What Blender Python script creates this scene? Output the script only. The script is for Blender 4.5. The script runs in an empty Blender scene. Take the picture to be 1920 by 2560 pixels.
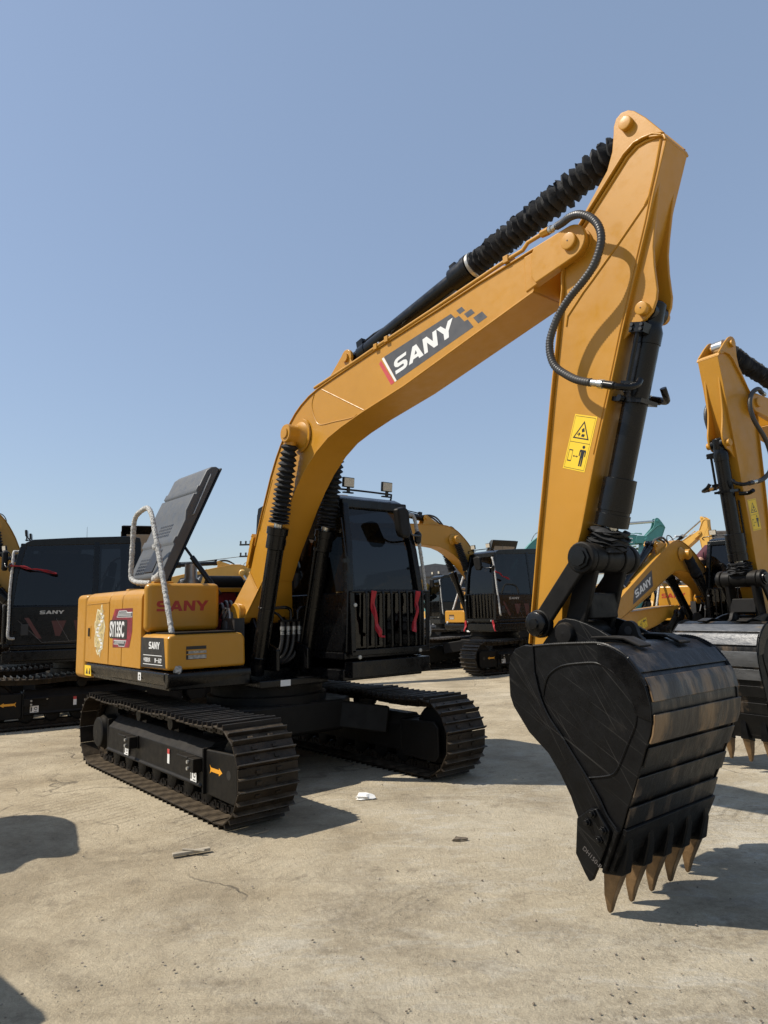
import bpy, bmesh, math, random
from mathutils import Matrix, Vector, noise as mnoise
R = math.radians
random.seed(7)
scene = bpy.context.scene
C = scene.collection

# ---------------------------------------------------------------- camera, world, sun, exposure
cd = bpy.data.cameras.new('camera')
cam = bpy.data.objects.new('camera', cd)
C.objects.link(cam)
scene.camera = cam
cd.sensor_fit = 'VERTICAL'
cd.sensor_height = 24.0
cd.lens = 24.0 * 1748.6 / 2560.0
cd.clip_start = 0.05
cd.clip_end = 3000.0
PITCH, ROLL, CAMH = R(7.935), R(1.326), 1.552
cam.matrix_world = (Matrix.Translation((0, 0, CAMH)) @ Matrix.Rotation(R(90) + PITCH, 4, 'X')
                    @ Matrix.Rotation(-ROLL, 4, 'Z'))

SUN_DIR = Vector((-0.80, -0.03, 1.0)).normalized()          # towards the sun
SUN_EL = math.asin(SUN_DIR.z)
world = bpy.data.worlds.new('World')
scene.world = world
world.use_nodes = True
wn = world.node_tree
for n in list(wn.nodes):
    wn.nodes.remove(n)
wo = wn.nodes.new('ShaderNodeOutputWorld')
wb = wn.nodes.new('ShaderNodeBackground')
sky = wn.nodes.new('ShaderNodeTexSky')
sky.sky_type = 'NISHITA'
sky.sun_disc = False
sky.sun_elevation = SUN_EL
sky.sun_rotation = math.atan2(SUN_DIR.x, SUN_DIR.y)
sky.altitude = 20
sky.air_density = 1.25
sky.dust_density = 0.6
sky.ozone_density = 2.2
wb.inputs['Strength'].default_value = 0.100
hsv = wn.nodes.new('ShaderNodeHueSaturation')
hsv.inputs['Hue'].default_value = 0.507
hsv.inputs['Saturation'].default_value = 0.86
wn.links.new(sky.outputs[0], hsv.inputs['Color'])
hz = wn.nodes.new('ShaderNodeMix')           # thin even haze over the whole sky
hz.data_type = 'RGBA'
hz.inputs['Factor'].default_value = 0.50
_c = [i for i in hz.inputs if i.type == 'RGBA']
_c[1].default_value = (2.12, 2.95, 4.25, 1)
wn.links.new(hsv.outputs[0], _c[0])
wn.links.new([o for o in hz.outputs if o.type == 'RGBA'][0], wb.inputs['Color'])
wn.links.new(wb.outputs[0], wo.inputs['Surface'])

sd = bpy.data.lights.new('sun', 'SUN')
sd.energy = 4.0
sd.angle = R(0.53)
sd.color = (1.0, 0.93, 0.82)
so = bpy.data.objects.new('sun', sd)
so.rotation_euler = SUN_DIR.to_track_quat('Z', 'Y').to_euler()
so.location = (-30, 0, 40)
C.objects.link(so)

scene.view_settings.view_transform = 'Standard'
scene.view_settings.look = 'None'
scene.view_settings.exposure = 0.50
scene.view_settings.gamma = 1.0
scene.view_settings.use_curve_mapping = False
scene.render.engine = 'CYCLES'
scene.cycles.max_bounces = 8
scene.cycles.transparent_max_bounces = 12


# ---------------------------------------------------------------- materials
def mat(name, col, rough=0.5, metal=0.0, spec=0.5, var=0.0, vscale=6.0, bump=0.0, bscale=40.0, dust=0.0, dustcol=(0.36, 0.30, 0.21), coat=0.0,
        patch=None, patchcol=(0.2, 0.1, 0.04), patchscale=3.0, stretch=None, scratch=0.0):
    m = bpy.data.materials.new(name)
    m.use_nodes = True
    nt = m.node_tree
    b = nt.nodes['Principled BSDF']
    b.inputs['Base Color'].default_value = (*col, 1)
    b.inputs['Roughness'].default_value = rough
    b.inputs['Metallic'].default_value = metal
    b.inputs['Specular IOR Level'].default_value = spec
    b.inputs['Coat Weight'].default_value = coat
    b.inputs['Coat Roughness'].default_value = 0.12
    tc = nt.nodes.new('ShaderNodeTexCoord')
    vec = tc.outputs['Object']
    if stretch:
        mp = nt.nodes.new('ShaderNodeMapping')
        mp.inputs['Scale'].default_value = stretch
        nt.links.new(vec, mp.inputs['Vector'])
        vec = mp.outputs[0]

    def noise(scale, detail=5, rough_=0.6):
        n = nt.nodes.new('ShaderNodeTexNoise')
        n.inputs['Scale'].default_value = scale
        n.inputs['Detail'].default_value = detail
        n.inputs['Roughness'].default_value = rough_
        nt.links.new(vec, n.inputs['Vector'])
        return n.outputs['Fac']

    def ramp(fac, lo, hi, a=0.0, c=1.0):
        r = nt.nodes.new('ShaderNodeMapRange')
        r.inputs['From Min'].default_value = lo
        r.inputs['From Max'].default_value = hi
        r.inputs['To Min'].default_value = a
        r.inputs['To Max'].default_value = c
        nt.links.new(fac, r.inputs['Value'])
        return r.outputs[0]

    def mix(fac, a, c):
        x = nt.nodes.new('ShaderNodeMix')
        x.data_type = 'RGBA'
        nt.links.new(fac, x.inputs['Factor'])
        for s, v in (('A', a), ('B', c)):
            if isinstance(v, tuple):
                [i for i in x.inputs if i.name == s and i.type == 'RGBA'][0].default_value = (*v, 1)
            else:
                nt.links.new(v, [i for i in x.inputs if i.name == s and i.type == 'RGBA'][0])
        return [o for o in x.outputs if o.type == 'RGBA'][0]

    cur = None
    if var:
        lo = tuple(max(0, c * (1 - var)) for c in col)
        hi = tuple(c * (1 + var) for c in col)
        cur = mix(ramp(noise(vscale, 6), 0.3, 0.7), lo, hi)
    if patch:
        f = ramp(noise(patchscale, 7, 0.65), patch, patch + 0.12)
        cur = mix(f, cur if cur is not None else col, patchcol)
    if dust:
        g = nt.nodes.new('ShaderNodeNewGeometry')
        sx = nt.nodes.new('ShaderNodeSeparateXYZ')
        nt.links.new(g.outputs['Normal'], sx.inputs[0])
        up = ramp(sx.outputs['Z'], 0.2, 0.95, 0.10, 1.0)
        mm = nt.nodes.new('ShaderNodeMath')
        mm.operation = 'MULTIPLY'
        nt.links.new(up, mm.inputs[0])
        nt.links.new(ramp(noise(9.0, 7, 0.7), 0.36, 0.70, 0.10, dust), mm.inputs[1])
        cur = mix(mm.outputs[0], cur if cur is not None else col, dustcol)
    if scratch:
        for ang, seed in ((-48, 1.0), (-60, 7.0), (-30, 13.0)):
            mp1 = nt.nodes.new('ShaderNodeMapping')
            mp1.inputs['Rotation'].default_value = (0, R(ang), 0)
            nt.links.new(tc.outputs['Object'], mp1.inputs['Vector'])
            mp2 = nt.nodes.new('ShaderNodeMapping')
            mp2.inputs['Location'].default_value = (seed, seed, seed)
            mp2.inputs['Scale'].default_value = (1.1, 1.0, 110.0)
            nt.links.new(mp1.outputs[0], mp2.inputs['Vector'])
            n2 = nt.nodes.new('ShaderNodeTexNoise')
            n2.inputs['Scale'].default_value = 1.0
            n2.inputs['Detail'].default_value = 3
            nt.links.new(mp2.outputs[0], n2.inputs['Vector'])
            cur = mix(ramp(n2.outputs['Fac'], 0.66, 0.71, 0.0, scratch), cur if cur is not None else col, (0.10, 0.095, 0.085))
    if cur is not None:
        nt.links.new(cur, b.inputs['Base Color'])
    if rough < 0.75:
        nt.links.new(ramp(noise(13.0, 5), 0.3, 0.7, max(0.05, rough - 0.1), min(1, rough + 0.14)), b.inputs['Roughness'])
    if bump:
        bn = nt.nodes.new('ShaderNodeBump')
        bn.inputs['Strength'].default_value = bump
        bn.inputs['Distance'].default_value = 0.02
        nt.links.new(noise(bscale, 6, 0.65), bn.inputs['Height'])
        nt.links.new(bn.outputs[0], b.inputs['Normal'])
    return m


M = {}
M['yellow'] = mat('yellow_paint', (0.46, 0.214, 0.013), 0.42, spec=0.4, var=0.05, vscale=2.5, bump=0.03, bscale=90, dust=0.10, dustcol=(0.45, 0.33, 0.17), coat=0.15)
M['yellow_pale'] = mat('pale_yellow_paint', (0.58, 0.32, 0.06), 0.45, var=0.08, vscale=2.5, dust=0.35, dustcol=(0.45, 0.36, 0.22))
M['yellow_bright'] = mat('bright_yellow_paint', (0.66, 0.32, 0.03), 0.42, var=0.06, vscale=2.5, dust=0.2)
M['teal'] = mat('teal_paint', (0.06, 0.24, 0.22), 0.45, var=0.1, vscale=2.5, dust=0.25)
M['black'] = mat('gloss_black_paint', (0.003, 0.003, 0.0033), 0.26, spec=0.25, var=0.2, bump=0.03, bscale=60, coat=0.12)
M['darkframe'] = mat('dusty_black_frame', (0.006, 0.0056, 0.0052), 0.5, spec=0.18, var=0.25, bump=0.06, bscale=50, dust=0.25, dustcol=(0.11, 0.09, 0.066))
M['track'] = mat('track_steel', (0.017, 0.012, 0.008), 0.46, spec=0.22, var=0.5, vscale=6, bump=0.2, bscale=45, dust=0.75, dustcol=(0.155, 0.12, 0.08), patch=0.60, patchcol=(0.05, 0.036, 0.024), patchscale=5)
M['bucket'] = mat('scratched_black_steel', (0.004, 0.004, 0.0042), 0.40, spec=0.2, var=0.3, vscale=4, bump=0.08, bscale=45, scratch=0.2, patch=0.62, patchcol=(0.016, 0.014, 0.012), patchscale=2.0)
M['wear'] = mat('worn_bucket_skin', (0.006, 0.0058, 0.0055), 0.36, spec=0.3, var=0.3, vscale=5, bump=0.12, bscale=40, patch=0.53, patchcol=(0.085, 0.062, 0.042), patchscale=4.0, stretch=(1.0, 1.3, 0.5))
M['rustband'] = mat('rusty_worn_band', (0.022, 0.017, 0.013), 0.42, var=0.3, vscale=5, bump=0.15, bscale=40, patch=0.47, patchcol=(0.17, 0.105, 0.05), patchscale=4.5, stretch=(1.0, 1.3, 0.30))
M['greyband'] = mat('bare_grey_steel', (0.11, 0.112, 0.115), 0.30, metal=0.4, var=0.35, vscale=5, bump=0.12, bscale=40, patch=0.62, patchcol=(0.24, 0.18, 0.11), patchscale=3.0, stretch=(1.0, 0.5, 2.0))
M['tooth'] = mat('worn_tooth_steel', (0.17, 0.105, 0.05), 0.42, metal=0.4, var=0.4, vscale=14, bump=0.25, bscale=60, patch=0.55, patchcol=(0.05, 0.035, 0.022), patchscale=9)
M['fabric'] = mat('black_bellows_fabric', (0.017, 0.017, 0.0175), 0.72, spec=0.35, var=0.25, vscale=20, bump=0.25, bscale=70)
M['hose'] = mat('ribbed_rubber_hose', (0.028, 0.027, 0.027), 0.42, var=0.2, dust=0.12)
M['plastic'] = mat('grey_hood_plastic', (0.062, 0.067, 0.072), 0.46, var=0.08, vscale=3, bump=0.02, bscale=80, dust=0.10)
M['liner'] = mat('beige_hood_liner', (0.42, 0.34, 0.24), 0.85, var=0.08, vscale=5)
M['chrome'] = mat('plated_steel', (0.55, 0.54, 0.50), 0.22, metal=0.9, var=0.1)
M['zinc'] = mat('dull_zinc', (0.42, 0.41, 0.38), 0.4, metal=0.6, var=0.15)
M['trackedge'] = mat('polished_grouser_edge', (0.075, 0.068, 0.058), 0.36, metal=0.5, var=0.5, vscale=8)
M['foam'] = mat('silver_foam_wrap', (0.46, 0.45, 0.42), 0.5, metal=0.1, var=0.45, vscale=55, bump=1.0, bscale=75)
M['red'] = mat('red_ribbon_cloth', (0.33, 0.010, 0.018), 0.6, var=0.2, bump=0.1)
M['white'] = mat('white_print', (0.72, 0.72, 0.70), 0.5)
M['decalgrey'] = mat('dark_grey_print', (0.060, 0.060, 0.064), 0.45)
M['decalred'] = mat('red_print', (0.50, 0.055, 0.055), 0.45)
M['decalmaroon'] = mat('maroon_print', (0.17, 0.010, 0.022), 0.4, patch=0.5, patchcol=(0.36, 0.02, 0.035), patchscale=5)
M['letterred'] = mat('red_letter_print', (0.36, 0.028, 0.015), 0.5)
M['decalblack'] = mat('black_print', (0.010, 0.010, 0.011), 0.4)
M['decalyellow'] = mat('yellow_sticker', (0.80, 0.53, 0.02), 0.45)
M['gold'] = mat('gold_print', (0.52, 0.41, 0.18), 0.4, var=0.5, vscale=25)
M['cream'] = mat('cream_print', (0.68, 0.62, 0.42), 0.45, var=0.2, vscale=30)
M['orange'] = mat('orange_print', (0.75, 0.33, 0.02), 0.5)
M['lens'] = mat('work_light_lens', (0.52, 0.47, 0.38), 0.3, var=0.4, vscale=90)
M['seat'] = mat('dark_seat_cloth', (0.02, 0.02, 0.022), 0.8)
M['dim'] = mat('faint_grey_print', (0.10, 0.09, 0.085), 0.5)
M['faintred'] = mat('faint_maroon_print', (0.06, 0.012, 0.010), 0.4)
M['skin'] = mat('skin', (0.42, 0.23, 0.15), 0.55)
M['shirt'] = mat('maroon_shirt', (0.075, 0.012, 0.022), 0.8, var=0.2, bump=0.1)
M['trousers'] = mat('dark_trousers', (0.016, 0.016, 0.018), 0.85, var=0.2)
M['hair'] = mat('black_hair', (0.010, 0.009, 0.008), 0.6)
M['glove'] = mat('white_cotton_glove', (0.65, 0.64, 0.6), 0.85)
M['paper'] = mat('white_paper', (0.75, 0.74, 0.70), 0.8)
M['wood'] = mat('weathered_wood', (0.36, 0.31, 0.23), 0.8, var=0.3)
M['concrete'] = mat('pole_concrete', (0.30, 0.29, 0.27), 0.85, var=0.15)
M['pole_white'] = mat('white_lamp_post', (0.60, 0.62, 0.64), 0.5)
M['brick'] = mat('grey_brick_wall', (0.26, 0.22, 0.19), 0.9, var=0.2, vscale=4, bump=0.3, bscale=30)
M['roofgrey'] = mat('grey_roofing', (0.13, 0.13, 0.135), 0.7, var=0.2)
M['leaf'] = mat('tree_leaves', (0.055, 0.085, 0.025), 0.7, var=0.5, vscale=2.5)
M['bark'] = mat('tree_bark', (0.09, 0.07, 0.05), 0.9, var=0.3)
M['wire'] = mat('black_cable', (0.02, 0.02, 0.02), 0.6)
M['stone'] = mat('dusty_stone', (0.26, 0.22, 0.17), 0.9, var=0.4, vscale=8)
M['darkstone'] = mat('dark_clod', (0.15, 0.12, 0.085), 0.9, var=0.4, vscale=8)


def glass(name, tint, gloss):
    m = bpy.data.materials.new(name)
    m.use_nodes = True
    nt = m.node_tree
    nt.nodes.clear()
    o = nt.nodes.new('ShaderNodeOutputMaterial')
    mx = nt.nodes.new('ShaderNodeMixShader')
    t = nt.nodes.new('ShaderNodeBsdfTransparent')
    t.inputs['Color'].default_value = (*tint, 1)
    g = nt.nodes.new('ShaderNodeBsdfGlossy')
    g.inputs['Roughness'].default_value = 0.03
    lw = nt.nodes.new('ShaderNodeLayerWeight')
    lw.inputs['Blend'].default_value = 0.5
    pw = nt.nodes.new('ShaderNodeMath')
    pw.operation = 'POWER'
    pw.inputs[1].default_value = 4.0
    ma = nt.nodes.new('ShaderNodeMath')
    ma.operation = 'MULTIPLY_ADD'
    ma.inputs[1].default_value = 0.9
    ma.inputs[2].default_value = gloss
    nt.links.new(lw.outputs['Facing'], pw.inputs[0])
    nt.links.new(pw.outputs[0], ma.inputs[0])
    nt.links.new(ma.outputs[0], mx.inputs['Fac'])
    nt.links.new(t.outputs[0], mx.inputs[1])
    nt.links.new(g.outputs[0], mx.inputs[2])
    nt.links.new(mx.outputs[0], o.inputs['Surface'])
    return m


M['glass'] = glass('tinted_cab_glass', (0.10, 0.11, 0.125), 0.042)


def ground_material():
    m = bpy.data.materials.new('dusty_concrete_yard')
    m.use_nodes = True
    nt = m.node_tree
    b = nt.nodes['Principled BSDF']
    b.inputs['Roughness'].default_value = 0.9
    b.inputs['Specular IOR Level'].default_value = 0.2
    tc = nt.nodes.new('ShaderNodeTexCoord')
    vec = tc.outputs['Object']

    def noise(scale, detail=6, rough_=0.6, dist=0.0, sc=None):
        v = vec
        if sc:
            mp = nt.nodes.new('ShaderNodeMapping')
            mp.inputs['Scale'].default_value = sc
            mp.inputs['Rotation'].default_value = (0, 0, R(25))
            nt.links.new(vec, mp.inputs['Vector'])
            v = mp.outputs[0]
        n = nt.nodes.new('ShaderNodeTexNoise')
        n.inputs['Scale'].default_value = scale
        n.inputs['Detail'].default_value = detail
        n.inputs['Roughness'].default_value = rough_
        n.inputs['Distortion'].default_value = dist
        nt.links.new(v, n.inputs['Vector'])
        return n.outputs['Fac']

    def rng(fac, lo, hi, a=0.0, c=1.0):
        r = nt.nodes.new('ShaderNodeMapRange')
        for k, v in (('From Min', lo), ('From Max', hi), ('To Min', a), ('To Max', c)):
            r.inputs[k].default_value = v
        nt.links.new(fac, r.inputs['Value'])
        return r.outputs[0]

    def mth(op, a, c):
        x = nt.nodes.new('ShaderNodeMath')
        x.operation = op
        for i, v in enumerate((a, c)):
            if isinstance(v, (int, float)):
                x.inputs[i].default_value = v
            else:
                nt.links.new(v, x.inputs[i])
        return x.outputs[0]

    def mix(fac, a, c):
        x = nt.nodes.new('ShaderNodeMix')
        x.data_type = 'RGBA'
        nt.links.new(fac, x.inputs['Factor'])
        ins = [i for i in x.inputs if i.type == 'RGBA']
        for s, v in zip(ins, (a, c)):
            if isinstance(v, tuple):
                s.default_value = (*v, 1)
            else:
                nt.links.new(v, s)
        return [o for o in x.outputs if o.type == 'RGBA'][0]

    big = noise(0.22, 6, 0.6, 0.4)
    sx = nt.nodes.new('ShaderNodeSeparateXYZ')
    nt.links.new(vec, sx.inputs[0])
    # worn concrete to the right and front, packed dirt to the left and back
    side = mth('ADD', mth('MULTIPLY', sx.outputs['X'], 0.05), mth('MULTIPLY', sx.outputs['Y'], -0.022))
    zone = rng(mth('ADD', big, side), 0.30, 0.62)
    conc = mix(rng(noise(1.6, 8, 0.7), 0.35, 0.68), (0.385, 0.335, 0.246), (0.525, 0.47, 0.362))
    dirt = mix(rng(noise(1.1, 8, 0.7), 0.35, 0.68), (0.34, 0.276, 0.182), (0.51, 0.434, 0.307))
    col = mix(zone, dirt, conc)
    # pale scraped patches
    pale = mth('MULTIPLY', rng(noise(2.6, 8, 0.75, 0.8, (1.0, 2.2, 1)), 0.50, 0.58), mth('MULTIPLY', zone, rng(noise(0.7, 4), 0.36, 0.50)))
    col = mix(mth('MULTIPLY', pale, 0.8), col, (0.52, 0.49, 0.42))
    # damp brown stains and dark crumbs
    st = mth('MULTIPLY', rng(noise(0.75, 7, 0.68, 0.6), 0.49, 0.61), 0.42)
    col = mix(st, col, (0.20, 0.16, 0.105))
    crumb = rng(noise(24.0, 6, 0.8), 0.42, 0.62, 0.25, 1.0)
    st3 = mth('MULTIPLY', mth('MULTIPLY', rng(noise(0.55, 6, 0.7, 1.2, (1.0, 2.0, 1)), 0.50, 0.61), crumb), 0.6)
    col = mix(st3, col, (0.17, 0.137, 0.092))
    # broken prints of track shoes: short bars across a few long wandering bands
    rp = nt.nodes.new('ShaderNodeMapping')
    rp.inputs['Rotation'].default_value = (0, 0, R(38))
    nt.links.new(vec, rp.inputs['Vector'])
    rs = nt.nodes.new('ShaderNodeSeparateXYZ')
    nt.links.new(rp.outputs[0], rs.inputs[0])
    wob = mth('MULTIPLY', noise(0.35, 3), 1.6)
    lane = mth('FRACT', mth('MULTIPLY', mth('ADD', rs.outputs['Y'], wob), 0.37), 0)
    lane = rng(mth('ABSOLUTE', mth('SUBTRACT', lane, 0.5), 0), 0.085, 0.10, 1.0, 0.0)
    bars = mth('FRACT', mth('MULTIPLY', rs.outputs['X'], 11.6), 0)
    bars = rng(mth('ABSOLUTE', mth('SUBTRACT', bars, 0.5), 0), 0.10, 0.2, 1.0, 0.0)
    prints = mth('MULTIPLY', mth('MULTIPLY', lane, bars), mth('MULTIPLY', rng(noise(0.6, 5, 0.7), 0.46, 0.56), crumb))
    col = mix(mth('MULTIPLY', prints, 0.42), col, (0.17, 0.14, 0.10))
    # sawn slab joints
    jx = mth('ABSOLUTE', mth('SUBTRACT', mth('FRACT', mth('ADD', mth('MULTIPLY', mth('ADD', rs.outputs['X'], mth('MULTIPLY', noise(2.0, 4), 0.08)), 0.19), 0.31), 0), 0.5), 0)
    joint = mth('MULTIPLY', rng(jx, 0.0, 0.0022, 1.0, 0.0), rng(noise(1.1, 5, 0.7), 0.42, 0.56))
    col = mix(mth('MULTIPLY', joint, 0.6), col, (0.14, 0.115, 0.085))
    st2 = mth('MULTIPLY', rng(noise(3.5, 7, 0.7), 0.58, 0.70), 0.55)
    col = mix(st2, col, (0.15, 0.12, 0.085))
    fine = rng(noise(30.0, 8, 0.8), 0.3, 0.7, 0.82, 1.14)
    fine = mth('MULTIPLY', fine, rng(noise(140.0, 4, 0.8), 0.3, 0.7, 0.80, 1.18))
    pits = rng(noise(75.0, 3, 0.6), 0.70, 0.76, 1.0, 0.55)
    fine = mth('MULTIPLY', fine, pits)
    fm = nt.nodes.new('ShaderNodeVectorMath')
    fm.operation = 'SCALE'
    nt.links.new(col, fm.inputs[0])
    nt.links.new(fine, fm.inputs['Scale'])
    col = fm.outputs[0]
    # cracks and slab joints
    vo = nt.nodes.new('ShaderNodeTexVoronoi')
    vo.feature = 'DISTANCE_TO_EDGE'
    vo.inputs['Scale'].default_value = 0.23
    wv = nt.nodes.new('ShaderNodeVectorMath')
    wv.operation = 'ADD'
    nz = nt.nodes.new('ShaderNodeTexNoise')
    nz.inputs['Scale'].default_value = 1.7
    nz.inputs['Detail'].default_value = 7
    nt.links.new(vec, nz.inputs['Vector'])
    sv = nt.nodes.new('ShaderNodeVectorMath')
    sv.operation = 'SCALE'
    sv.inputs['Scale'].default_value = 0.9
    nt.links.new(nz.outputs['Color'], sv.inputs[0])
    nt.links.new(vec, wv.inputs[0])
    nt.links.new(sv.outputs[0], wv.inputs[1])
    nt.links.new(wv.outputs[0], vo.inputs['Vector'])
    ck = mth('MULTIPLY', rng(vo.outputs['Distance'], 0.0, 0.006, 1.0, 0.0), rng(noise(0.9, 4), 0.42, 0.58))
    ck = mth('MULTIPLY', ck, 0.65)
    col = mix(ck, col, (0.10, 0.085, 0.065))
    nt.links.new(col, b.inputs['Base Color'])
    h = mth('ADD', mth('MULTIPLY', noise(5.0, 8, 0.7), 0.6), mth('MULTIPLY', noise(55.0, 6, 0.75), 0.35))
    h = mth('ADD', h, mth('MULTIPLY', ck, -0.5))
    h = mth('ADD', h, mth('MULTIPLY', prints, -0.12))
    bn = nt.nodes.new('ShaderNodeBump')
    bn.inputs['Strength'].default_value = 0.75
    bn.inputs['Distance'].default_value = 0.06
    nt.links.new(h, bn.inputs['Height'])
    nt.links.new(bn.outputs[0], b.inputs['Normal'])
    return m


# ---------------------------------------------------------------- mesh helpers
def perp(d):
    d = d.normalized()
    a = Vector((0, 0, 1)) if abs(d.z) < 0.9 else Vector((1, 0, 0))
    u = d.cross(a).normalized()
    return u, d.cross(u).normalized()


class MB:
    def __init__(self):
        self.v, self.f = [], []

    def add(self, vs, fs):
        o = len(self.v)
        self.v += [tuple(x) for x in vs]
        self.f += [tuple(i + o for i in f) for f in fs]
        return self

    def box(self, x0, x1, y0, y1, z0, z1):
        return self.add([(x, y, z) for x in (x0, x1) for y in (y0, y1) for z in (z0, z1)],
                        [(0, 1, 3, 2), (4, 6, 7, 5), (0, 4, 5, 1), (2, 3, 7, 6), (0, 2, 6, 4), (1, 5, 7, 3)])

    def mbox(self, mtx, sx, sy, sz):
        vs = [mtx @ Vector((x * sx / 2, y * sy / 2, z * sz / 2)) for x in (-1, 1) for y in (-1, 1) for z in (-1, 1)]
        return self.add(vs, [(0, 1, 3, 2), (4, 6, 7, 5), (0, 4, 5, 1), (2, 3, 7, 6), (0, 2, 6, 4), (1, 5, 7, 3)])

    def bar(self, p0, p1, w, h, side=(0, 1, 0)):
        p0, p1 = Vector(p0), Vector(p1)
        d = (p1 - p0).normalized()
        s = Vector(side)
        s = (s - d * s.dot(d)).normalized()
        t = d.cross(s)
        vs = []
        for p in (p0, p1):
            for a, c in ((-1, -1), (1, -1), (1, 1), (-1, 1)):
                vs.append(p + s * a * w / 2 + t * c * h / 2)
        return self.add(vs, [(0, 3, 2, 1), (4, 5, 6, 7), (0, 1, 5, 4), (1, 2, 6, 5), (2, 3, 7, 6), (3, 0, 4, 7)])

    def prism(self, pts, a, b, ax='y'):
        def P(p, k):
            return {'y': (p[0], k, p[1]), 'x': (k, p[0], p[1]), 'z': (p[0], p[1], k)}[ax]
        n = len(pts)
        vs = [P(p, a) for p in pts] + [P(p, b) for p in pts]
        fs = [tuple(range(n)), tuple(range(2 * n - 1, n - 1, -1))]
        fs += [(i, (i + 1) % n, n + (i + 1) % n, n + i) for i in range(n)]
        return self.add(vs, fs)

    def cyl(self, p0, p1, r0, r1=None, n=20):
        p0, p1 = Vector(p0), Vector(p1)
        return self.lathe(p0, p1 - p0, [(0, r0), ((p1 - p0).length, r0 if r1 is None else r1)], n)

    def lathe(self, p0, d, prof, n=20, jit=0.0):
        p0, d = Vector(p0), Vector(d).normalized()
        u, w = perp(d)
        vs, fs = [], []
        for t, r in prof:
            for i in range(n):
                a = 2 * math.pi * i / n
                rr = r * (1 + (random.uniform(-jit, jit) if jit else 0))
                tt = t + (random.uniform(-jit, jit) * 0.12 if jit else 0)
                vs.append(p0 + d * tt + (u * math.cos(a) + w * math.sin(a)) * rr)
        for k in range(len(prof) - 1):
            for i in range(n):
                j = (i + 1) % n
                fs.append((k * n + i, k * n + j, (k + 1) * n + j, (k + 1) * n + i))
        fs.append(tuple(range(n - 1, -1, -1)))
        fs.append(tuple((len(prof) - 1) * n + i for i in range(n)))
        return self.add(vs, fs)

    def tube(self, path, r, n=10, step=None, ribs=0.0):
        pts = [Vector(p) for p in path]
        if step:
            pts = resample(smooth_path(pts), step)
        m = len(pts)
        vs, fs = [], []
        u = None
        for i, p in enumerate(pts):
            d = (pts[min(i + 1, m - 1)] - pts[max(i - 1, 0)]).normalized()
            if u is None:
                u, w = perp(d)
            else:
                u = (u - d * u.dot(d)).normalized()
                w = d.cross(u)
            rr = (r[i] if isinstance(r, list) else r)
            if ribs:
                rr *= 1 + ribs * (1 if i % 2 else -1)
            for k in range(n):
                a = 2 * math.pi * k / n
                vs.append(p + (u * math.cos(a) + w * math.sin(a)) * rr)
        for i in range(m - 1):
            for k in range(n):
                j = (k + 1) % n
                fs.append((i * n + k, i * n + j, (i + 1) * n + j, (i + 1) * n + k))
        fs.append(tuple(range(n - 1, -1, -1)))
        fs.append(tuple((m - 1) * n + k for k in range(n)))
        return self.add(vs, fs)

    def strip(self, path, y0, y1, th):
        """a bent plate: path in the xz plane, width y0..y1, thickness th to the left of travel"""
        p = [Vector(q) for q in path]
        off = []
        for i in range(len(p)):
            a = (p[i] - p[i - 1]).normalized() if i else None
            c = (p[i + 1] - p[i]).normalized() if i < len(p) - 1 else None
            d = a if c is None else (c if a is None else (a + c).normalized())
            nrm = Vector((-d.y, d.x))
            k = 1.0
            if a is not None and c is not None:
                k = 1 / max(0.4, nrm.dot(Vector((-a.y, a.x))))
            off.append(p[i] + nrm * th * k)
        n = len(p)
        vs = []
        for i in range(n):
            vs += [(p[i].x, y0, p[i].y), (p[i].x, y1, p[i].y), (off[i].x, y1, off[i].y), (off[i].x, y0, off[i].y)]
        fs = [(0, 1, 2, 3), (4 * n - 4, 4 * n - 1, 4 * n - 2, 4 * n - 3)]
        for i in range(n - 1):
            for k in range(4):
                j = (k + 1) % 4
                fs.append((4 * i + k, 4 * (i + 1) + k, 4 * (i + 1) + j, 4 * i + j))
        return self.add(vs, fs)

    def mesh(self, name, material, bevel=0.0, seg=2, angle=35):
        me = bpy.data.meshes.new(name)
        me.from_pydata(self.v, [], self.f)
        bm = bmesh.new()
        bm.from_mesh(me)
        bmesh.ops.recalc_face_normals(bm, faces=bm.faces)
        if bevel:
            es = [e for e in bm.edges if len(e.link_faces) == 2 and e.calc_face_angle(0) > R(angle)]
            if es:
                bmesh.ops.bevel(bm, geom=es, offset=bevel, segments=seg, profile=0.5, affect='EDGES', clamp_overlap=True)
        bm.to_mesh(me)
        bm.free()
        me.materials.append(material)
        me.shade_smooth()
        weighted_normals(me, max(48.0, angle) if angle < 60 else angle)
        return me


def weighted_normals(me, angle):
    """area-weighted corner normals: flat plates stay flat, only their bevels round off"""
    ca = math.cos(R(angle))
    fn = [p.normal.copy() for p in me.polygons]
    fa = [max(p.area * 1e3, 1e-6) ** 2 for p in me.polygons]
    vf = [[] for _ in me.vertices]
    for p in me.polygons:
        for v in p.vertices:
            vf[v].append(p.index)
    out = [None] * len(me.loops)
    for p in me.polygons:
        n0 = fn[p.index]
        for li, v in zip(p.loop_indices, p.vertices):
            n = Vector((0, 0, 0))
            for q in vf[v]:
                if fn[q].dot(n0) > ca:
                    n += fn[q] * fa[q]
            out[li] = n.normalized() if n.length > 1e-12 else n0
    me.normals_split_custom_set(out)


def smooth_path(pts, k=6):
    out = []
    n = len(pts)
    for i in range(n - 1):
        p0, p1, p2, p3 = pts[max(i - 1, 0)], pts[i], pts[i + 1], pts[min(i + 2, n - 1)]
        for j in range(k):
            t = j / k
            out.append(0.5 * ((2 * p1) + (p2 - p0) * t + (2 * p0 - 5 * p1 + 4 * p2 - p3) * t * t + (3 * p1 - p0 - 3 * p2 + p3) * t ** 3))
    out.append(pts[-1])
    return out


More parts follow.
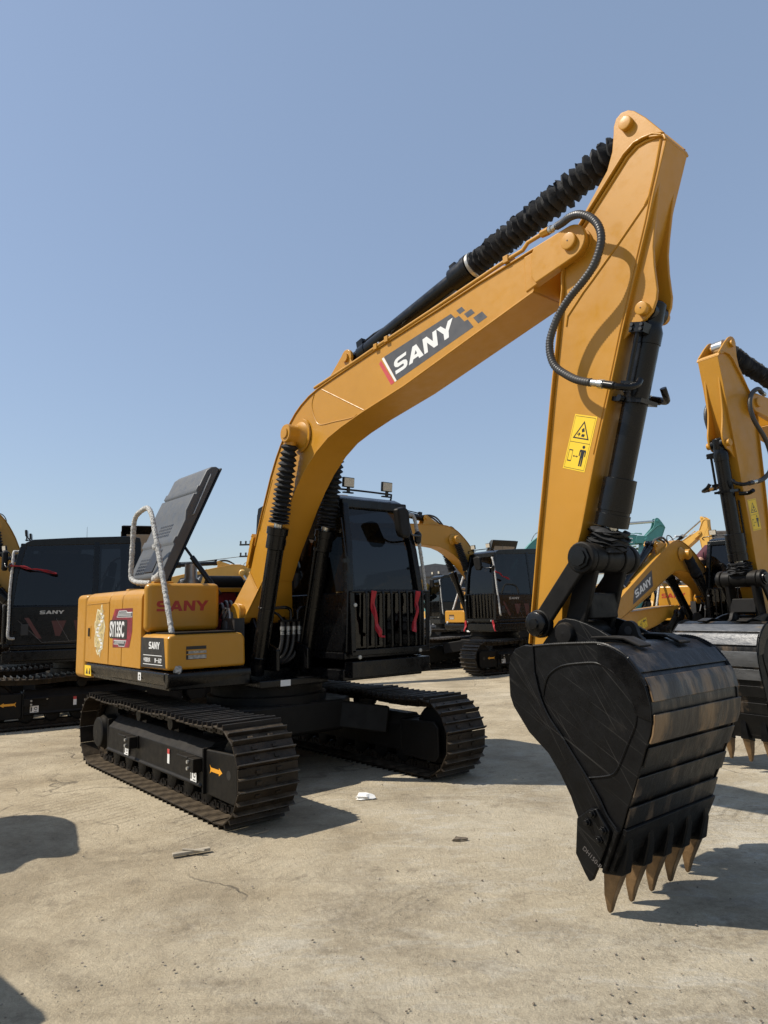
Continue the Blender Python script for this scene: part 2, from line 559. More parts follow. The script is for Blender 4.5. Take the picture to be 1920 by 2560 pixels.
def resample(pts, step):
    out = [pts[0].copy()]
    acc = 0.0
    for a, c in zip(pts, pts[1:]):
        L = (c - a).length
        if L < 1e-9:
            continue
        t = step - acc
        while t <= L:
            out.append(a + (c - a) * (t / L))
            t += step
        acc = L - (t - step)
    if (out[-1] - pts[-1]).length > step * 0.3:
        out.append(pts[-1].copy())
    return out


def arc(cx, cz, r, a0, a1, n=8):
    return [(cx + r * math.cos(R(a0 + (a1 - a0) * i / n)), cz + r * math.sin(R(a0 + (a1 - a0) * i / n))) for i in range(n + 1)]


MESH = {}


def link(name, me, parent=None, mtx=None):
    o = bpy.data.objects.new(name, me)
    C.objects.link(o)
    if parent is not None:
        o.parent = parent
    if mtx is not None:
        o.matrix_local = mtx
    return o


def tag(o, label=None, cat=None, group=None, kind=None):
    if label:
        o['label'] = label
    if cat:
        o['category'] = cat
    if group:
        o['group'] = group
    if kind:
        o['kind'] = kind
    return o


PAINT = {}


def part(name, key, fn, m, parent, mtx=None, bevel=0.0, seg=2, angle=35, label=None):
    """a part or sub-part: its mesh is built once per key and shared between machines"""
    if key not in MESH:
        MESH[key] = fn().mesh(name, M[m], bevel, seg, angle)
        if key == 'shoe':
            MESH[key].materials.append(M['trackedge'])
            for p in MESH[key].polygons:
                if p.center.z < -0.0325:
                    p.material_index = 1
    o = link(name, MESH[key], parent, mtx)
    if label:
        o['label'] = label
    if m in PAINT:
        o.material_slots[0].link = 'OBJECT'
        o.material_slots[0].material = PAINT[m]
    return o


# letters of the maker's name, traced in cap heights
LETTERS = {
    'S': [(0.0, 0.0), (0.006, 0.245), (0.763, 0.21), (0.873, 0.24), (0.85, 0.35), (0.76, 0.385), (0.284, 0.385), (0.06, 0.50), (-0.02, 0.66), (0.02, 0.84), (0.16, 0.96), (0.40, 1.01), (1.254, 1.0), (1.19, 0.79), (0.45, 0.79), (0.33, 0.74), (0.33, 0.66), (0.42, 0.62), (0.90, 0.60), (1.14, 0.50), (1.22, 0.33), (1.17, 0.13), (1.02, 0.02), (0.80, -0.01)],
    'A1': [(1.281, 0), (1.85, 1.0), (2.214, 1.0), (2.085, 0.65), (1.902, 0.40), (2.03, 0.40), (2.152, 0.17), (1.743, 0.17), (1.65, 0)],
    'A2': [(2.214, 1.0), (2.672, 0), (2.27, 0), (2.21, 0.17), (2.152, 0.17), (2.03, 0.40), (2.15, 0.40), (2.085, 0.65)],
    'N': [(2.755, 0), (2.797, 1.0), (3.177, 1.0), (3.62, 0.44), (3.697, 1.0), (4.039, 1.0), (3.956, 0), (3.605, 0), (3.12, 0.61), (3.067, 0)],
    'Y': [(4.523, 0.0), (4.543, 0.40), (4.051, 1.0), (4.428, 1.0), (4.764, 0.62), (5.059, 1.0), (5.461, 1.0), (4.967, 0.385), (4.904, 0)]}


def frame(o, ex, ey):
    ex, ey = Vector(ex), Vector(ey)
    ez = ex.cross(ey)
    m = Matrix.Identity(4)
    for i, v in enumerate((ex, ey, ez)):
        m[0][i], m[1][i], m[2][i] = v
    m.translation = Vector(o)
    return m


RIGHT = lambda x, y, z: frame((x, y, z), (1, 0, 0), (0, 0, 1))      # on a face that looks to -y
LEFT = lambda x, y, z: frame((x, y, z), (-1, 0, 0), (0, 0, 1))      # looks to +y
FRONT = lambda x, y, z: frame((x, y, z), (0, 1, 0), (0, 0, 1))      # looks to +x


def flat(polys, lift=0.0):
    mb = MB()
    for p in polys:
        mb.add([(a, c, lift) for a, c in p], [tuple(range(len(p)))])
    return mb


def flatmesh(key, polys, m, lift=0.0):
    """flat print facing +z of its frame"""
    if key not in MESH:
        me = bpy.data.meshes.new('print')
        v, f = [], []
        for p in polys:
            area = sum(p[i][0] * p[(i + 1) % len(p)][1] - p[(i + 1) % len(p)][0] * p[i][1] for i in range(len(p)))
            q = p if area > 0 else p[::-1]
            f.append(tuple(range(len(v), len(v) + len(q))))
            v += [(a, c, lift) for a, c in q]
        me.from_pydata(v, [], f)
        me.materials.append(M[m])
        MESH[key] = me
    return MESH[key]


def sany(key, h, m, sx=1.0, shear=0.0):
    return flatmesh(key, [[((a * sx + c * shear) * h, c * h) for a, c in p] for p in LETTERS.values()], m, 0.0)


def text_mesh(key, s, size, m, sx=1.0, bold=0.0, space=1.0):
    if key not in MESH:
        cu = bpy.data.curves.new('lettering', 'FONT')
        cu.body = s
        cu.size = size
        cu.offset = bold
        cu.space_character = space
        cu.resolution_u = 4
        o = bpy.data.objects.new('lettering_source', cu)
        C.objects.link(o)
        dg = bpy.context.evaluated_depsgraph_get()
        me = bpy.data.meshes.new_from_object(o.evaluated_get(dg))
        bpy.data.objects.remove(o)
        for v in me.vertices:
            v.co.x *= sx
        me.materials.clear()
        me.materials.append(M[m])
        MESH[key] = me
    return MESH[key]


def rot2(c, a):
    """turn by a (rad, raising +x towards +z) about (x, z) = c in the boom plane"""
    t = Matrix.Translation((c[0], 0, c[1]))
    return t @ Matrix.Rotation(-a, 4, 'Y') @ t.inverted()


YB = -0.073
FOOT, P1 = (0.05, 1.54), (4.075, 3.765)
exec_parts = {}


# ---------------------------------------------------------------- excavator pieces (design pose, machine axes: x forward, y left, z up)
def mir(y):
    return 2 * YB - y


TL, TR, TH, TG, TW = 1.445, 0.345, 0.365, 1.035, 0.5      # idler centre, belt radius, axle height, half gauge, shoe width


def belt(s):
    """point and angle on the belt at arc length s (outer plate line), starting at the bottom rear, running forward"""
    L1 = 2 * TL
    LA = math.pi * TR
    tot = 2 * L1 + 2 * LA
    s %= tot
    zc = TH
    if s < L1:
        return -TL + s, zc - TR, 0.0
    s -= L1
    if s < LA:
        a = s / TR
        return TL + TR * math.sin(a), zc - TR * math.cos(a), a
    s -= LA
    if s < L1:
        x = TL - s
        u = s / L1
        sag = 0.022 * abs(math.sin(u * math.pi * 3))
        return x, zc + TR - sag, math.pi
    s -= L1
    a = s / TR
    return -TL - TR * math.sin(a), zc + TR * math.cos(a), math.pi + a


BELT = 4 * TL + 2 * math.pi * TR
NSHOE = 47


def shoe_mb():
    mb = MB()
    p = BELT / NSHOE
    mb.box(-p * 0.485, p * 0.485, -TW / 2, TW / 2, 0.0, 0.014)
    for x in (-p * 0.42, p * 0.08):
        mb.add([(x - 0.011, y, -0.001) for y in (-TW / 2, TW / 2)] + [(x + 0.011, y, -0.001) for y in (-TW / 2, TW / 2)]
               + [(x - 0.005, y, -0.034) for y in (-TW / 2, TW / 2)] + [(x + 0.005, y, -0.034) for y in (-TW / 2, TW / 2)],
               [(0, 1, 5, 4), (2, 6, 7, 3), (4, 5, 7, 6), (0, 4, 6, 2), (1, 3, 7, 5)])
    for y in (-0.085, 0.085):
        mb.box(p * 0.20, p * 0.36, y - 0.022, y + 0.022, -0.012, -0.001)
        mb.box(-p * 0.25, -p * 0.09, y - 0.022, y + 0.022, -0.012, -0.001)
    return mb


def all_shoes_mb():
    src = shoe_mb()
    mb = MB()
    for i in range(NSHOE):
        x, z, a = belt(i * BELT / NSHOE)
        m = Matrix.Translation((x, 0, z)) @ Matrix.Rotation(-a, 4, 'Y')
        mb.add([m @ Vector(v) for v in src.v], src.f)
    return mb


def chain_mb():
    mb = MB()
    n = NSHOE * 2
    for i in range(n):
        x, z, a = belt(i * BELT / n)
        m = Matrix.Translation((x, 0, z)) @ Matrix.Rotation(-a, 4, 'Y')
        for y in (-0.075, 0.075):
            mb.mbox(m @ Matrix.Translation((0, y + (0.012 if i % 2 else 0), 0.052)), 0.10, 0.03, 0.066)
        mb.mbox(m @ Matrix.Translation((0, 0, 0.055)), 0.035, 0.19, 0.035)
    return mb


def track_frame_mb(s):
    mb = MB()
    o, i = s * 0.165, -s * 0.15
    def yz(pts, x0, x1):
        mb.prism([(s * a, c) for a, c in pts], x0, x1, 'x')
    yz([(0.165, 0.19), (0.185, 0.20), (0.185, 0.215), (0.170, 0.225), (0.165, 0.43), (0.06, 0.53), (-0.06, 0.53), (-0.16, 0.43), (-0.16, 0.19)], -1.13, 1.06)
    mb.box(-1.16, -1.13, min(o, i) - 0.004, max(o, i) + 0.004, 0.16, 0.50)
    mb.box(1.06, 1.085, min(o, i) - 0.012, max(o, i) + 0.012, 0.15, 0.50)
    return mb


def idler_yoke_mb(s):
    mb = MB()
    for a in (0.155, -0.15):
        y0, y1 = sorted((s * a, s * (a - 0.03)))
        mb.prism([(1.086, 0.155), (1.55, 0.145), (1.60, 0.20), (1.60, 0.46), (1.54, 0.51), (1.30, 0.50), (1.086, 0.49)], y0, y1)
    mb.box(1.086, 1.36, -0.11, 0.11, 0.45, 0.485)
    return mb


def sprocket_mb():
    mb = MB()
    pts = []
    for k in range(21):
        a = 2 * math.pi * k / 21
        for da, r in ((-0.09, 0.255), (-0.03, 0.295), (0.03, 0.295), (0.09, 0.255)):
            pts.append((-TL + r * math.cos(a + da), TH + r * math.sin(a + da)))
    mb.prism(pts, -0.028, 0.028)
    return mb


def excavator(label, loc, yaw, under=None, S=1.0, dboom=0.0, darm=0.0, paint=None, shoes=True, group=None, cat='excavator', side_print=True,
              main=False, decals=True, bare=False, hood_open=True):
    global PAINT
    PAINT = paint or {}
    root = bpy.data.objects.new('excavator', None)
    root.empty_display_size = 0.3
    C.objects.link(root)
    root.location = (loc[0], loc[1], 0)
    root.rotation_euler = (0, 0, R(yaw))
    root.scale = (S, S, S)
    tag(root, label, cat, group)
    U = Matrix.Rotation(R((under if under is not None else yaw) - yaw), 4, 'Z')

    # ---- undercarriage
    for s in (-1, 1):
        T = U @ Matrix.Translation((0, s * TG, 0))
        tf = part('track_frame', f'tf{s}', lambda: track_frame_mb(s), 'darkframe', root, T, 0.012)
        part('idler_yoke', f'iy{s}', lambda: idler_yoke_mb(s), 'darkframe', tf, None, 0.012)
        part('sprocket', 'spr', sprocket_mb, 'darkframe', tf)
        part('final_drive', f'fd{s}', lambda: MB().lathe((-TL + 0.06, -s * 0.10, 0.345), (0, s, 0), [(0, 0.17), (0.23, 0.17), (0.25, 0.155), (0.285, 0.15), (0.295, 0.135), (0.297, 0.05), (0.30, 0.0)], 28), 'darkframe', tf)
        part('idler', 'idl', lambda: MB().lathe((TL, -0.09, TH), (0, 1, 0), [(0, 0.06), (0.02, 0.25), (0.055, 0.265), (0.058, 0.285), (0.122, 0.285), (0.125, 0.265), (0.16, 0.25), (0.18, 0.06)], 28), 'darkframe', tf)
        for k in range(7):
            part('track_roller', 'rol', lambda: MB().lathe((0, -0.13, 0), (0, 1, 0), [(0, 0.05), (0.02, 0.095), (0.05, 0.10), (0.052, 0.078), (0.13, 0.07), (0.208, 0.078), (0.21, 0.10), (0.24, 0.095), (0.26, 0.05)], 16),
                 'darkframe', tf, Matrix.Translation((-1.02 + k * 0.34, 0, 0.168)))
        for k in (-0.445, 0.30):
            part('carrier_roller', 'car', lambda: MB().lathe((0, -0.12, 0), (0, 1, 0), [(0, 0.03), (0.0, 0.055), (0.20, 0.055), (0.202, 0.068), (0.23, 0.068), (0.24, 0.03)], 16).bar((0, -0.03, -0.12), (0, -0.03, 0), 0.06, 0.10),
                 'darkframe', tf, Matrix.Translation((k, 0, 0.60)))
        if not bare:
            for k in (-0.45, 0.92):
                br = part('step_bracket', f'stb{s}', lambda: MB().box(-0.16, 0.16, *sorted((s * 0.166, s * 0.18)), -0.06, 0.06).box(-0.155, 0.05, *sorted((s * 0.18, s * 0.26)), 0.035, 0.055).box(0.04, 0.15, *sorted((s * 0.18, s * 0.255)), -0.055, 0.05),
                          'darkframe', tf, Matrix.Translation((k, 0, 0.375)), 0.006)
                for bx, by, bz in ((0.06, 0.255, 0.02), (0.06, 0.255, -0.03), (-0.15, 0.18, 0.03)):
                    part('bolt', f'stbolt{s}', lambda: MB().cyl((0, 0, 0), (0, s * 0.013, 0), 0.014, n=8), 'zinc', br, Matrix.Translation((bx, s * by, bz)))
            fr = (RIGHT if s < 0 else LEFT)
            y = s * 0.1715
            link('rating_label', flatmesh('lb1', [[(-0.022, -0.06), (0.022, -0.06), (0.022, 0.06), (-0.022, 0.06)]], 'white'), tf, fr(0.40, y, 0.345))
            link('rating_label', flatmesh('lb1r', [[(-0.022, -0.02), (0.022, -0.02), (0.022, 0.02), (-0.022, 0.02)]], 'decalred'), tf, fr(0.40, y + s * 0.001, 0.385))
            for xx in (-0.56, 0.93):
                lb = link('tie_down_label', flatmesh('lb2', [[(-0.055, -0.045), (0.055, -0.045), (0.055, 0.045), (-0.055, 0.045)]], 'white'), tf, fr(xx, s * 0.186, 0.272))
                link('symbol', flatmesh('lb2s', [[(-0.048, -0.03), (-0.03, -0.03), (-0.03, 0.03), (-0.048, 0.03)], [(-0.005, -0.035), (0.04, -0.035), (0.04, -0.028), (-0.005, -0.028)]]
                                        + [[(0.018 + 0.022 * math.cos(a), 0.008 + 0.022 * math.sin(a)), (0.018 + 0.022 * math.cos(a + .5), 0.008 + 0.022 * math.sin(a + .5)), (0.018 + 0.013 * math.cos(a + .5), 0.008 + 0.013 * math.sin(a + .5)), (0.018 + 0.013 * math.cos(a), 0.008 + 0.013 * math.sin(a))] for a in [k * 0.5 for k in range(12)]],
                                        'decalblack', 0.001), lb)
            sg = -1 if s > 0 else 1
            link('direction_arrow', flatmesh(f'arw{s}', [[(a * sg * 0.85, c * 0.85) for a, c in [(-0.11, -0.018), (0.045, -0.018), (0.045, -0.036), (0.11, 0.0), (0.045, 0.036), (0.045, 0.018), (-0.11, 0.018), (-0.135, 0.040), (-0.12, 0.0), (-0.135, -0.040)]]], 'orange'), tf, fr(1.275, s * 0.1565, 0.352))
            part('yoke_hole', f'yh{s}', lambda: MB().cyl((1.47, s * 0.1485, 0.352), (1.47, s * 0.1562, 0.352), 0.034, n=18), 'decalblack', tf)
        part('track_chain', 'chain', chain_mb, 'track', tf).__setitem__('kind', 'stuff')
        if shoes:
            off = random.random() * BELT / NSHOE
            for k in range(NSHOE):
                x, z, a = belt(k * BELT / NSHOE + off)
                part('track_shoe', 'shoe', shoe_mb, 'track', tf, Matrix.Translation((x, 0, z)) @ Matrix.Rotation(-a, 4, 'Y'), 0.003, 1)
        else:
            part('track_belt', 'beltall', all_shoes_mb, 'track', tf).__setitem__('kind', 'stuff')

    def xframe():
        mb = MB()
        mb.prism([(-0.62, -0.5), (-0.45, -0.72), (0.45, -0.72), (0.62, -0.5), (0.62, 0.5), (0.45, 0.72), (-0.45, 0.72), (-0.62, 0.5)], 0.40, 0.68, 'z')
        for sx in (-1, 1):
            for sy in (-1, 1):
                a, c = Vector((sx * 0.42, sy * 0.45, 0.54)), Vector((sx * 0.80, sy * 0.93, 0.45))
                mb.bar(a, c, 0.28, 0.26, (1, 0, 0))
        mb.box(-0.5, 0.5, -0.6, 0.6, 0.36, 0.40)
        return mb
    part('centre_frame', 'xf', xframe, 'darkframe', root, U, 0.02)
    part('slewing_ring', 'sr', lambda: MB().lathe((0, 0, 0.66), (0, 0, 1), [(0, 0.60), (0.09, 0.60), (0.10, 0.56), (0.17, 0.56), (0.175, 0.60), (0.235, 0.60)], 40), 'darkframe', root, U)

    # ---- upper structure
    def deck():
        mb = MB()
        mb.prism([(-1.85, -1.10), (-1.6, -1.22), (0.47, -1.24), (0.50, -0.47), (0.30, -0.45), (0.30, 0.20), (1.02, 0.22), (1.04, 1.20), (-1.6, 1.22), (-1.85, 1.10)], 0.895, 1.0, 'z')
        for y in (-0.24, 0.10):
            mb.prism([(-1.2, 1.0), (0.62, 1.0), (0.62, 1.20), (0.30, 1.30), (0.16, 1.50), (-0.02, 1.52), (-0.35, 1.35), (-1.2, 1.25)], y - 0.02, y + 0.02)
        mb.box(0.30, 0.66, -0.46, 0.30, 0.86, 0.93)
        return mb
    up = part('upper_frame', 'deck', deck, 'black', root, None, 0.012)

    def skirt():
        mb = MB()
        yz = [(-1.255, 1.052), (-1.268, 1.03), (-1.268, 0.99), (-1.24, 0.93), (-1.15, 0.905), (-0.9, 0.905), (-0.9, 1.052)]
        mb.prism(yz, -1.72, 0.42, 'x')
        mb.prism([(0.42, 1.052), (0.49, 1.045), (0.502, 0.99), (0.48, 0.93), (0.42, 0.905)], -1.262, -0.455, 'y')
        mb.box(0.15, 0.42, -0.9, -0.455, 0.905, 1.052)
        return mb
    part('side_skirt', 'skirt', skirt, 'black', root, None, 0.012)
    part('left_skirt', 'lskirt', lambda: MB().box(-1.72, 1.03, 1.12, 1.225, 0.93, 1.085), 'black', root, None, 0.02)

    def cw():
        pl = [(-1.792, -1.262)] + [(-2.06 + 0.2 * math.sin(a) * -1, -1.062 - 0.2 * math.cos(a)) for a in [R(15 * k) for k in range(6)]]
        pl += [(-2.30, -0.80), (-2.36, -0.35), (-2.37, 0.0)]
        pl = pl + [(x, -y) for x, y in pl[::-1][1:]]
        mb = MB()
        mb.prism(pl, 0.875, 1.795, 'z')
        return mb
    cwo = part('counterweight', 'cw', cw, 'yellow', root, None, 0.055, 4)
    link('hazard_sticker', flatmesh('hz', [[(-0.11, -0.05), (0.11, -0.05), (0.09, 0.06), (-0.12, 0.06)]], 'decalyellow'), up, RIGHT(-1.63, -1.2705, 0.965))
    link('symbol', flatmesh('hzs', [[(-0.07, -0.03), (0.0, -0.03), (-0.035, 0.035)], [(0.03, -0.03), (0.05, -0.03), (0.05, 0.0), (0.03, 0.0)], [(0.05, -0.03), (0.075, -0.03), (0.075, 0.03), (0.05, 0.03)]], 'decalblack'), up, RIGHT(-1.63, -1.2718, 0.965))
    link('oil_tag', flatmesh('oil', [[(-0.036, -0.035), (0.036, -0.035), (0.036, 0.035), (-0.036, 0.035)]], 'white'), up, RIGHT(-0.14, -1.2705, 0.992))
    link('symbol', flatmesh('oils', [[(-0.018, 0.0), (0.018, 0.0), (0.0, 0.025)], [(-0.01, -0.028), (0.01, -0.028), (0.01, -0.008), (-0.01, -0.008)]], 'decalblack'), up, RIGHT(-0.14, -1.2718, 0.992))
    link('reflector', flatmesh('rfl', [[(-0.045, -0.06), (0.045, -0.06), (0.045, 0.06), (-0.045, 0.06)]], 'decalred'), cwo, frame((-2.243, -1.146, 1.22), (0.55, -0.835, 0), (0, 0, 1)))

    def door(x0, x1):
        def f():
            yz = [(-1.262, 1.056), (-1.262, 1.66)] + [(-1.15 - 0.112 * math.cos(R(a)), 1.70 + 0.105 * math.sin(R(a))) for a in range(0, 91, 15)] + [(-0.98, 1.812), (-0.98, 1.056)]
            return MB().prism(yz, x0 + 0.005, x1 - 0.005, 'x')
        return f
    doors = []
    for k, (x0, x1) in enumerate(((-1.785, -1.03), (-1.03, -0.655), (-0.655, -0.145))):
        d = part('side_door', f'door{k}', door(x0, x1), 'yellow', root, None, 0.008)
        doors.append(d)
    part('door_handle', 'dh', lambda: MB().box(-1.70, -1.60, -1.2655, -1.262, 1.31, 1.45), 'yellow', doors[0], None, 0.004)
    part('door_latch', 'dl', lambda: MB().box(-1.675, -1.625, -1.272, -1.2656, 1.335, 1.425), 'darkframe', doors[0], None, 0.003)
    part('door_edge', 'de', lambda: MB().tube([(-1.76, -1.263, 1.68), (-1.05, -1.263, 1.69)], 0.004, 6).tube([(-1.03, -1.263, 1.09), (-1.03, -1.263, 1.70)], 0.004, 6), 'yellow', doors[0])

    def body_core():
        mb = MB()
        mb.box(-1.78, -0.15, -0.975, -0.94, 1.0, 1.80)
        mb.box(-1.78, -1.70, -0.94, 1.15, 1.0, 1.78)
        mb.box(-1.70, -0.15, 1.10, 1.20, 1.0, 1.74)
        mb.box(-1.70, -0.72, 0.30, 1.10, 1.0, 1.70)
        return mb
    part('engine_bay', 'bay', body_core, 'darkframe', root, None, 0.01)
    part('left_panel', 'lpan', lambda: MB().box(-1.78, -0.74, 1.205, 1.255, 1.09, 1.79).box(-1.78, -0.74, 0.35, 1.205, 1.74, 1.80), 'yellow', root, None, 0.02)
    part('rear_deck', 'rdeck', lambda: MB().box(-1.79, -1.42, -0.96, 1.1, 1.772, 1.80).box(-1.42, -1.33, -0.96, -0.55, 1.80, 1.84), 'yellow', root, None, 0.012)

    def tank():
        mb = MB()
        mb.prism([(-0.137, -1.262), (-0.03, -1.262), (-0.03, -0.515), (-0.62, -0.515), (-0.62, -0.972), (-0.137, -0.972)], 1.392, 1.848, 'z')
        return mb
    tk = part('fuel_tank', 'tank', tank, 'yellow', root, None, 0.065, 4)
    part('tank_base', 'tankb', lambda: MB().box(-0.62, -0.02, -1.22, -0.50, 1.0, 1.39), 'darkframe', root)
    part('filler_box', 'fill', lambda: MB().box(-0.42, -0.22, -1.12, -0.92, 1.848, 1.875), 'yellow', tk, None, 0.01)
    if decals:
        link('maker_lettering', sany('sanytank', 0.098, 'letterred', 0.98), tk, FRONT(-0.0285, -1.165, 1.583))

    def toolbox():
        mb = MB()
        prof = [(-1.262, 1.068), (-1.262, 1.345), (-1.245, 1.37), (-1.20, 1.378), (-0.60, 1.378), (-0.545, 1.365), (-0.512, 1.33), (-0.505, 1.068)]
        mb.prism(prof, -0.138, 0.478, 'x')
        return mb
    tb = part('tool_box', 'tbox', toolbox, 'yellow', root, None, 0.03, 3)
    part('box_trim', 'tbtrim', lambda: MB().box(0.05, 0.47, -1.20, -0.60, 1.379, 1.392), 'darkframe', tb)
    part('vent_opening', 'vop', lambda: MB().box(0.4785, 0.4805, -1.095, -0.905, 1.155, 1.270), 'decalblack', tb)
    part('vent_lining', 'vln', lambda: MB().box(0.4806, 0.483, -1.075, -0.905, 1.160, 1.238), 'foam', tb)
    for k in (1.200, 1.236):
        part('vent_slat', f'vs{k}', lambda: MB().box(0.4795, 0.492, -1.095, -0.905, k - 0.006, k + 0.006), 'yellow', tb, None, 0.003)
    if decals:
        pn = link('side_decal', flatmesh('blackpanel', [[(-0.132, 1.08), (0.435, 1.088), (0.385, 1.348), (-0.132, 1.348)]], 'decalblack'), tb, RIGHT(0, -1.2635, 0))
        link('maker_lettering', sany('sanyp', 0.063, 'white', 0.72), pn, Matrix.Translation((0.055, 1.248, 0.001)))
        link('rule', flatmesh('rule', [[(-0.075, 1.188), (0.355, 1.188), (0.355, 1.194), (-0.075, 1.194)], [(-0.075, 1.108), (0.37, 1.108), (0.37, 1.114), (-0.075, 1.114)]], 'white'), pn, Matrix.Translation((0, 0, 0.001)))
        link('slogan', text_mesh('slog1', '中国挖机', 0.042, 'white', 0.95, 0.001), pn, Matrix.Translation((-0.065, 1.134, 0.001)))
        link('slogan', text_mesh('slog2', '第一品牌', 0.042, 'white', 0.95, 0.001), pn, Matrix.Translation((0.19, 1.134, 0.001)))
        mdl = [('model_decal', 'decalmaroon', [[(-0.955, 1.620), (-0.372, 1.622), (-0.372, 1.40), (-0.44, 1.245), (-0.90, 1.235), (-0.90, 1.62 - 0.29), (-0.99, 1.33), (-1.0, 1.50), (-0.99, 1.51)][::-1]])]
        md = link('model_decal', flatmesh('mdl', [[(-0.90, 1.235), (-0.44, 1.245), (-0.372, 1.40), (-0.372, 1.622), (-0.86, 1.620), (-0.955, 1.50), (-0.955, 1.33), (-0.90, 1.325)]], 'decalmaroon'), doors[1], RIGHT(0, -1.2638, 0))
        link('badge', flatmesh('mdl2', [[(-1.0, 1.345), (-0.985, 1.328), (-0.52, 1.322), (-0.505, 1.335), (-0.505, 1.50), (-0.52, 1.512), (-0.985, 1.508), (-1.0, 1.495)]], 'decalblack'), md, Matrix.Translation((0, 0, 0.001)))
        link('model_lettering', text_mesh('sy135', 'SY135C', 0.205, 'white', 0.62, 0.007, 0.98), md, Matrix.Translation((-0.99, 1.348, 0.002)))
        g = [[(-0.80, 1.535), (-0.74, 1.60), (-0.53, 1.60), (-0.51, 1.585), (-0.375, 1.585), (-0.375, 1.535)], [(-0.87, 1.31), (-0.52, 1.31), (-0.565, 1.25), (-0.73, 1.25), (-0.745, 1.268), (-0.87, 1.268)]]
        link('ornament', flatmesh('orn1', g, 'white'), md, Matrix.Translation((0, 0, 0.001)))
        shr = [[(-0.785, 1.541), (-0.735, 1.594), (-0.535, 1.594), (-0.515, 1.579), (-0.38, 1.579), (-0.38, 1.541)], [(-0.865, 1.304), (-0.53, 1.304), (-0.568, 1.256), (-0.725, 1.256), (-0.74, 1.274), (-0.865, 1.274)]]
        link('ornament', flatmesh('orn2', shr, 'decalgrey'), md, Matrix.Translation((0, 0, 0.002)))
        ln = [[(-0.76 + 0.0, 1.552 + k * 0.012), (-0.40, 1.552 + k * 0.012), (-0.40, 1.556 + k * 0.012), (-0.75, 1.556 + k * 0.012)] for k in range(3)]
        ln += [[(-0.84, 1.280 + k * 0.008), (-0.57, 1.280 + k * 0.008), (-0.57, 1.283 + k * 0.008), (-0.84, 1.283 + k * 0.008)] for k in range(3)]
        link('ornament', flatmesh('orn3', ln, 'white'), md, Matrix.Translation((0, 0, 0.003)))
        if main:
            random.seed(11)
            def blob(n, sx, sz, cx, cz, j):
                return [(cx + sx * (1 + random.uniform(-j, j)) * math.cos(2 * math.pi * k / n), cz + sz * (1 + random.uniform(-j, j)) * math.sin(2 * math.pi * k / n)) for k in range(n)]
            out = blob(40, 0.155, 0.26, -1.31, 1.395, 0.16)
            dg = link('dragon_decal', flatmesh('drg0', [out], 'cream'), doors[0], RIGHT(0, -1.2638, 0), )
            inner = [(-1.31 + (a + 1.31) * 0.88, 1.395 + (c - 1.395) * 0.92) for a, c in out]
            link('dragon_body', flatmesh('drg1', [inner], 'gold'), dg, Matrix.Translation((0, 0, 0.001)))
            sw = []
            for k in range(34):
                t = k / 33
                z = 1.60 - 0.42 * t
                x = -1.31 + 0.075 * math.sin(t * 9.5)
                w = 0.02 + 0.022 * math.sin(t * math.pi)
                sw.append(([x - w, z], [x + w, z]))
            q = [[tuple(sw[i][0]), tuple(sw[i][1]), tuple(sw[i + 1][1]), tuple(sw[i + 1][0])] for i in range(33) if i % 3]
            link('dragon_scales', flatmesh('drg2', q, 'white'), dg, Matrix.Translation((0, 0, 0.002)))
            dk = []
            for k in range(46):
                a, c = random.uniform(-1.42, -1.20), random.uniform(1.19, 1.60)
                dk.append([(a, c), (a + random.uniform(.01, .03), c + random.uniform(-.01, .02)), (a + random.uniform(0, .02), c + random.uniform(.012, .03))])
            link('dragon_outline', flatmesh('drg3', dk, 'wood'), dg, Matrix.Translation((0, 0, 0.003)))

    # foam-wrapped handrail over the tool box and tank
    def rail():
        p = [(0.485, -1.165, 1.06), (0.445, -1.160, 1.09), (0.30, -1.15, 1.37), (0.10, -1.15, 1.815), (-0.17, -1.15, 2.385), (-0.25, -1.15, 2.53), (-0.33, -1.15, 2.595), (-0.42, -1.15, 2.605), (-0.60, -1.15, 2.575),
             (-0.68, -1.15, 2.53), (-0.715, -1.15, 2.44), (-0.735, -1.15, 2.20), (-0.755, -1.15, 1.98), (-0.73, -1.15, 1.92), (-0.63, -1.145, 1.885), (-0.45, -1.135, 1.868), (-0.30, -1.12, 1.862)]
        pts = resample(smooth_path([Vector(q) for q in p]), 0.012)
        random.seed(3)
        mb = MB().tube(pts, [0.0245 * (1 + random.uniform(-0.14, 0.14)) for _ in pts], 12)
        for q in ((-0.085, -1.15, 2.20), (0.47, -1.163, 1.075)):
            mb.lathe(Vector(q) - Vector((0, 0, .03)), (-.4, 0, 1), [(0, .03), (.01, .04), (.05, .042), (.06, .03)], 10, .1)
        return mb
    part('handrail', 'rail', rail, 'foam', root)
    def rail2():
        pts = resample([Vector((0.0, -1.14, 1.925)), Vector((-0.20, -1.10, 1.905)), Vector((-0.30, -1.08, 1.895))], 0.012)
        random.seed(4)
        return MB().tube(pts, [0.037 * (1 + random.uniform(-0.10, 0.10)) for _ in pts], 12).cyl((-0.30, -1.05, 1.85), (-0.30, -1.05, 1.93), 0.03).cyl((-0.30, -1.05, 1.925), (-0.30, -1.05, 1.935), 0.06)
    part('rail_arm', 'rail2', rail2, 'foam', root)

    # open engine hood, hinged along its right edge
    HX0, HX1, HL, HT = -1.27, -0.42, 1.345, 0.125
    hood_open = hood_open and not bare
    hm = frame((0, -0.90, 1.88), (1, 0, 0), (0, 0.42, 0.908)) if hood_open else frame((0, -0.93, 1.835), (1, 0, 0), (0, 1, 0))          # x along the machine, y up the lid, z = outwards
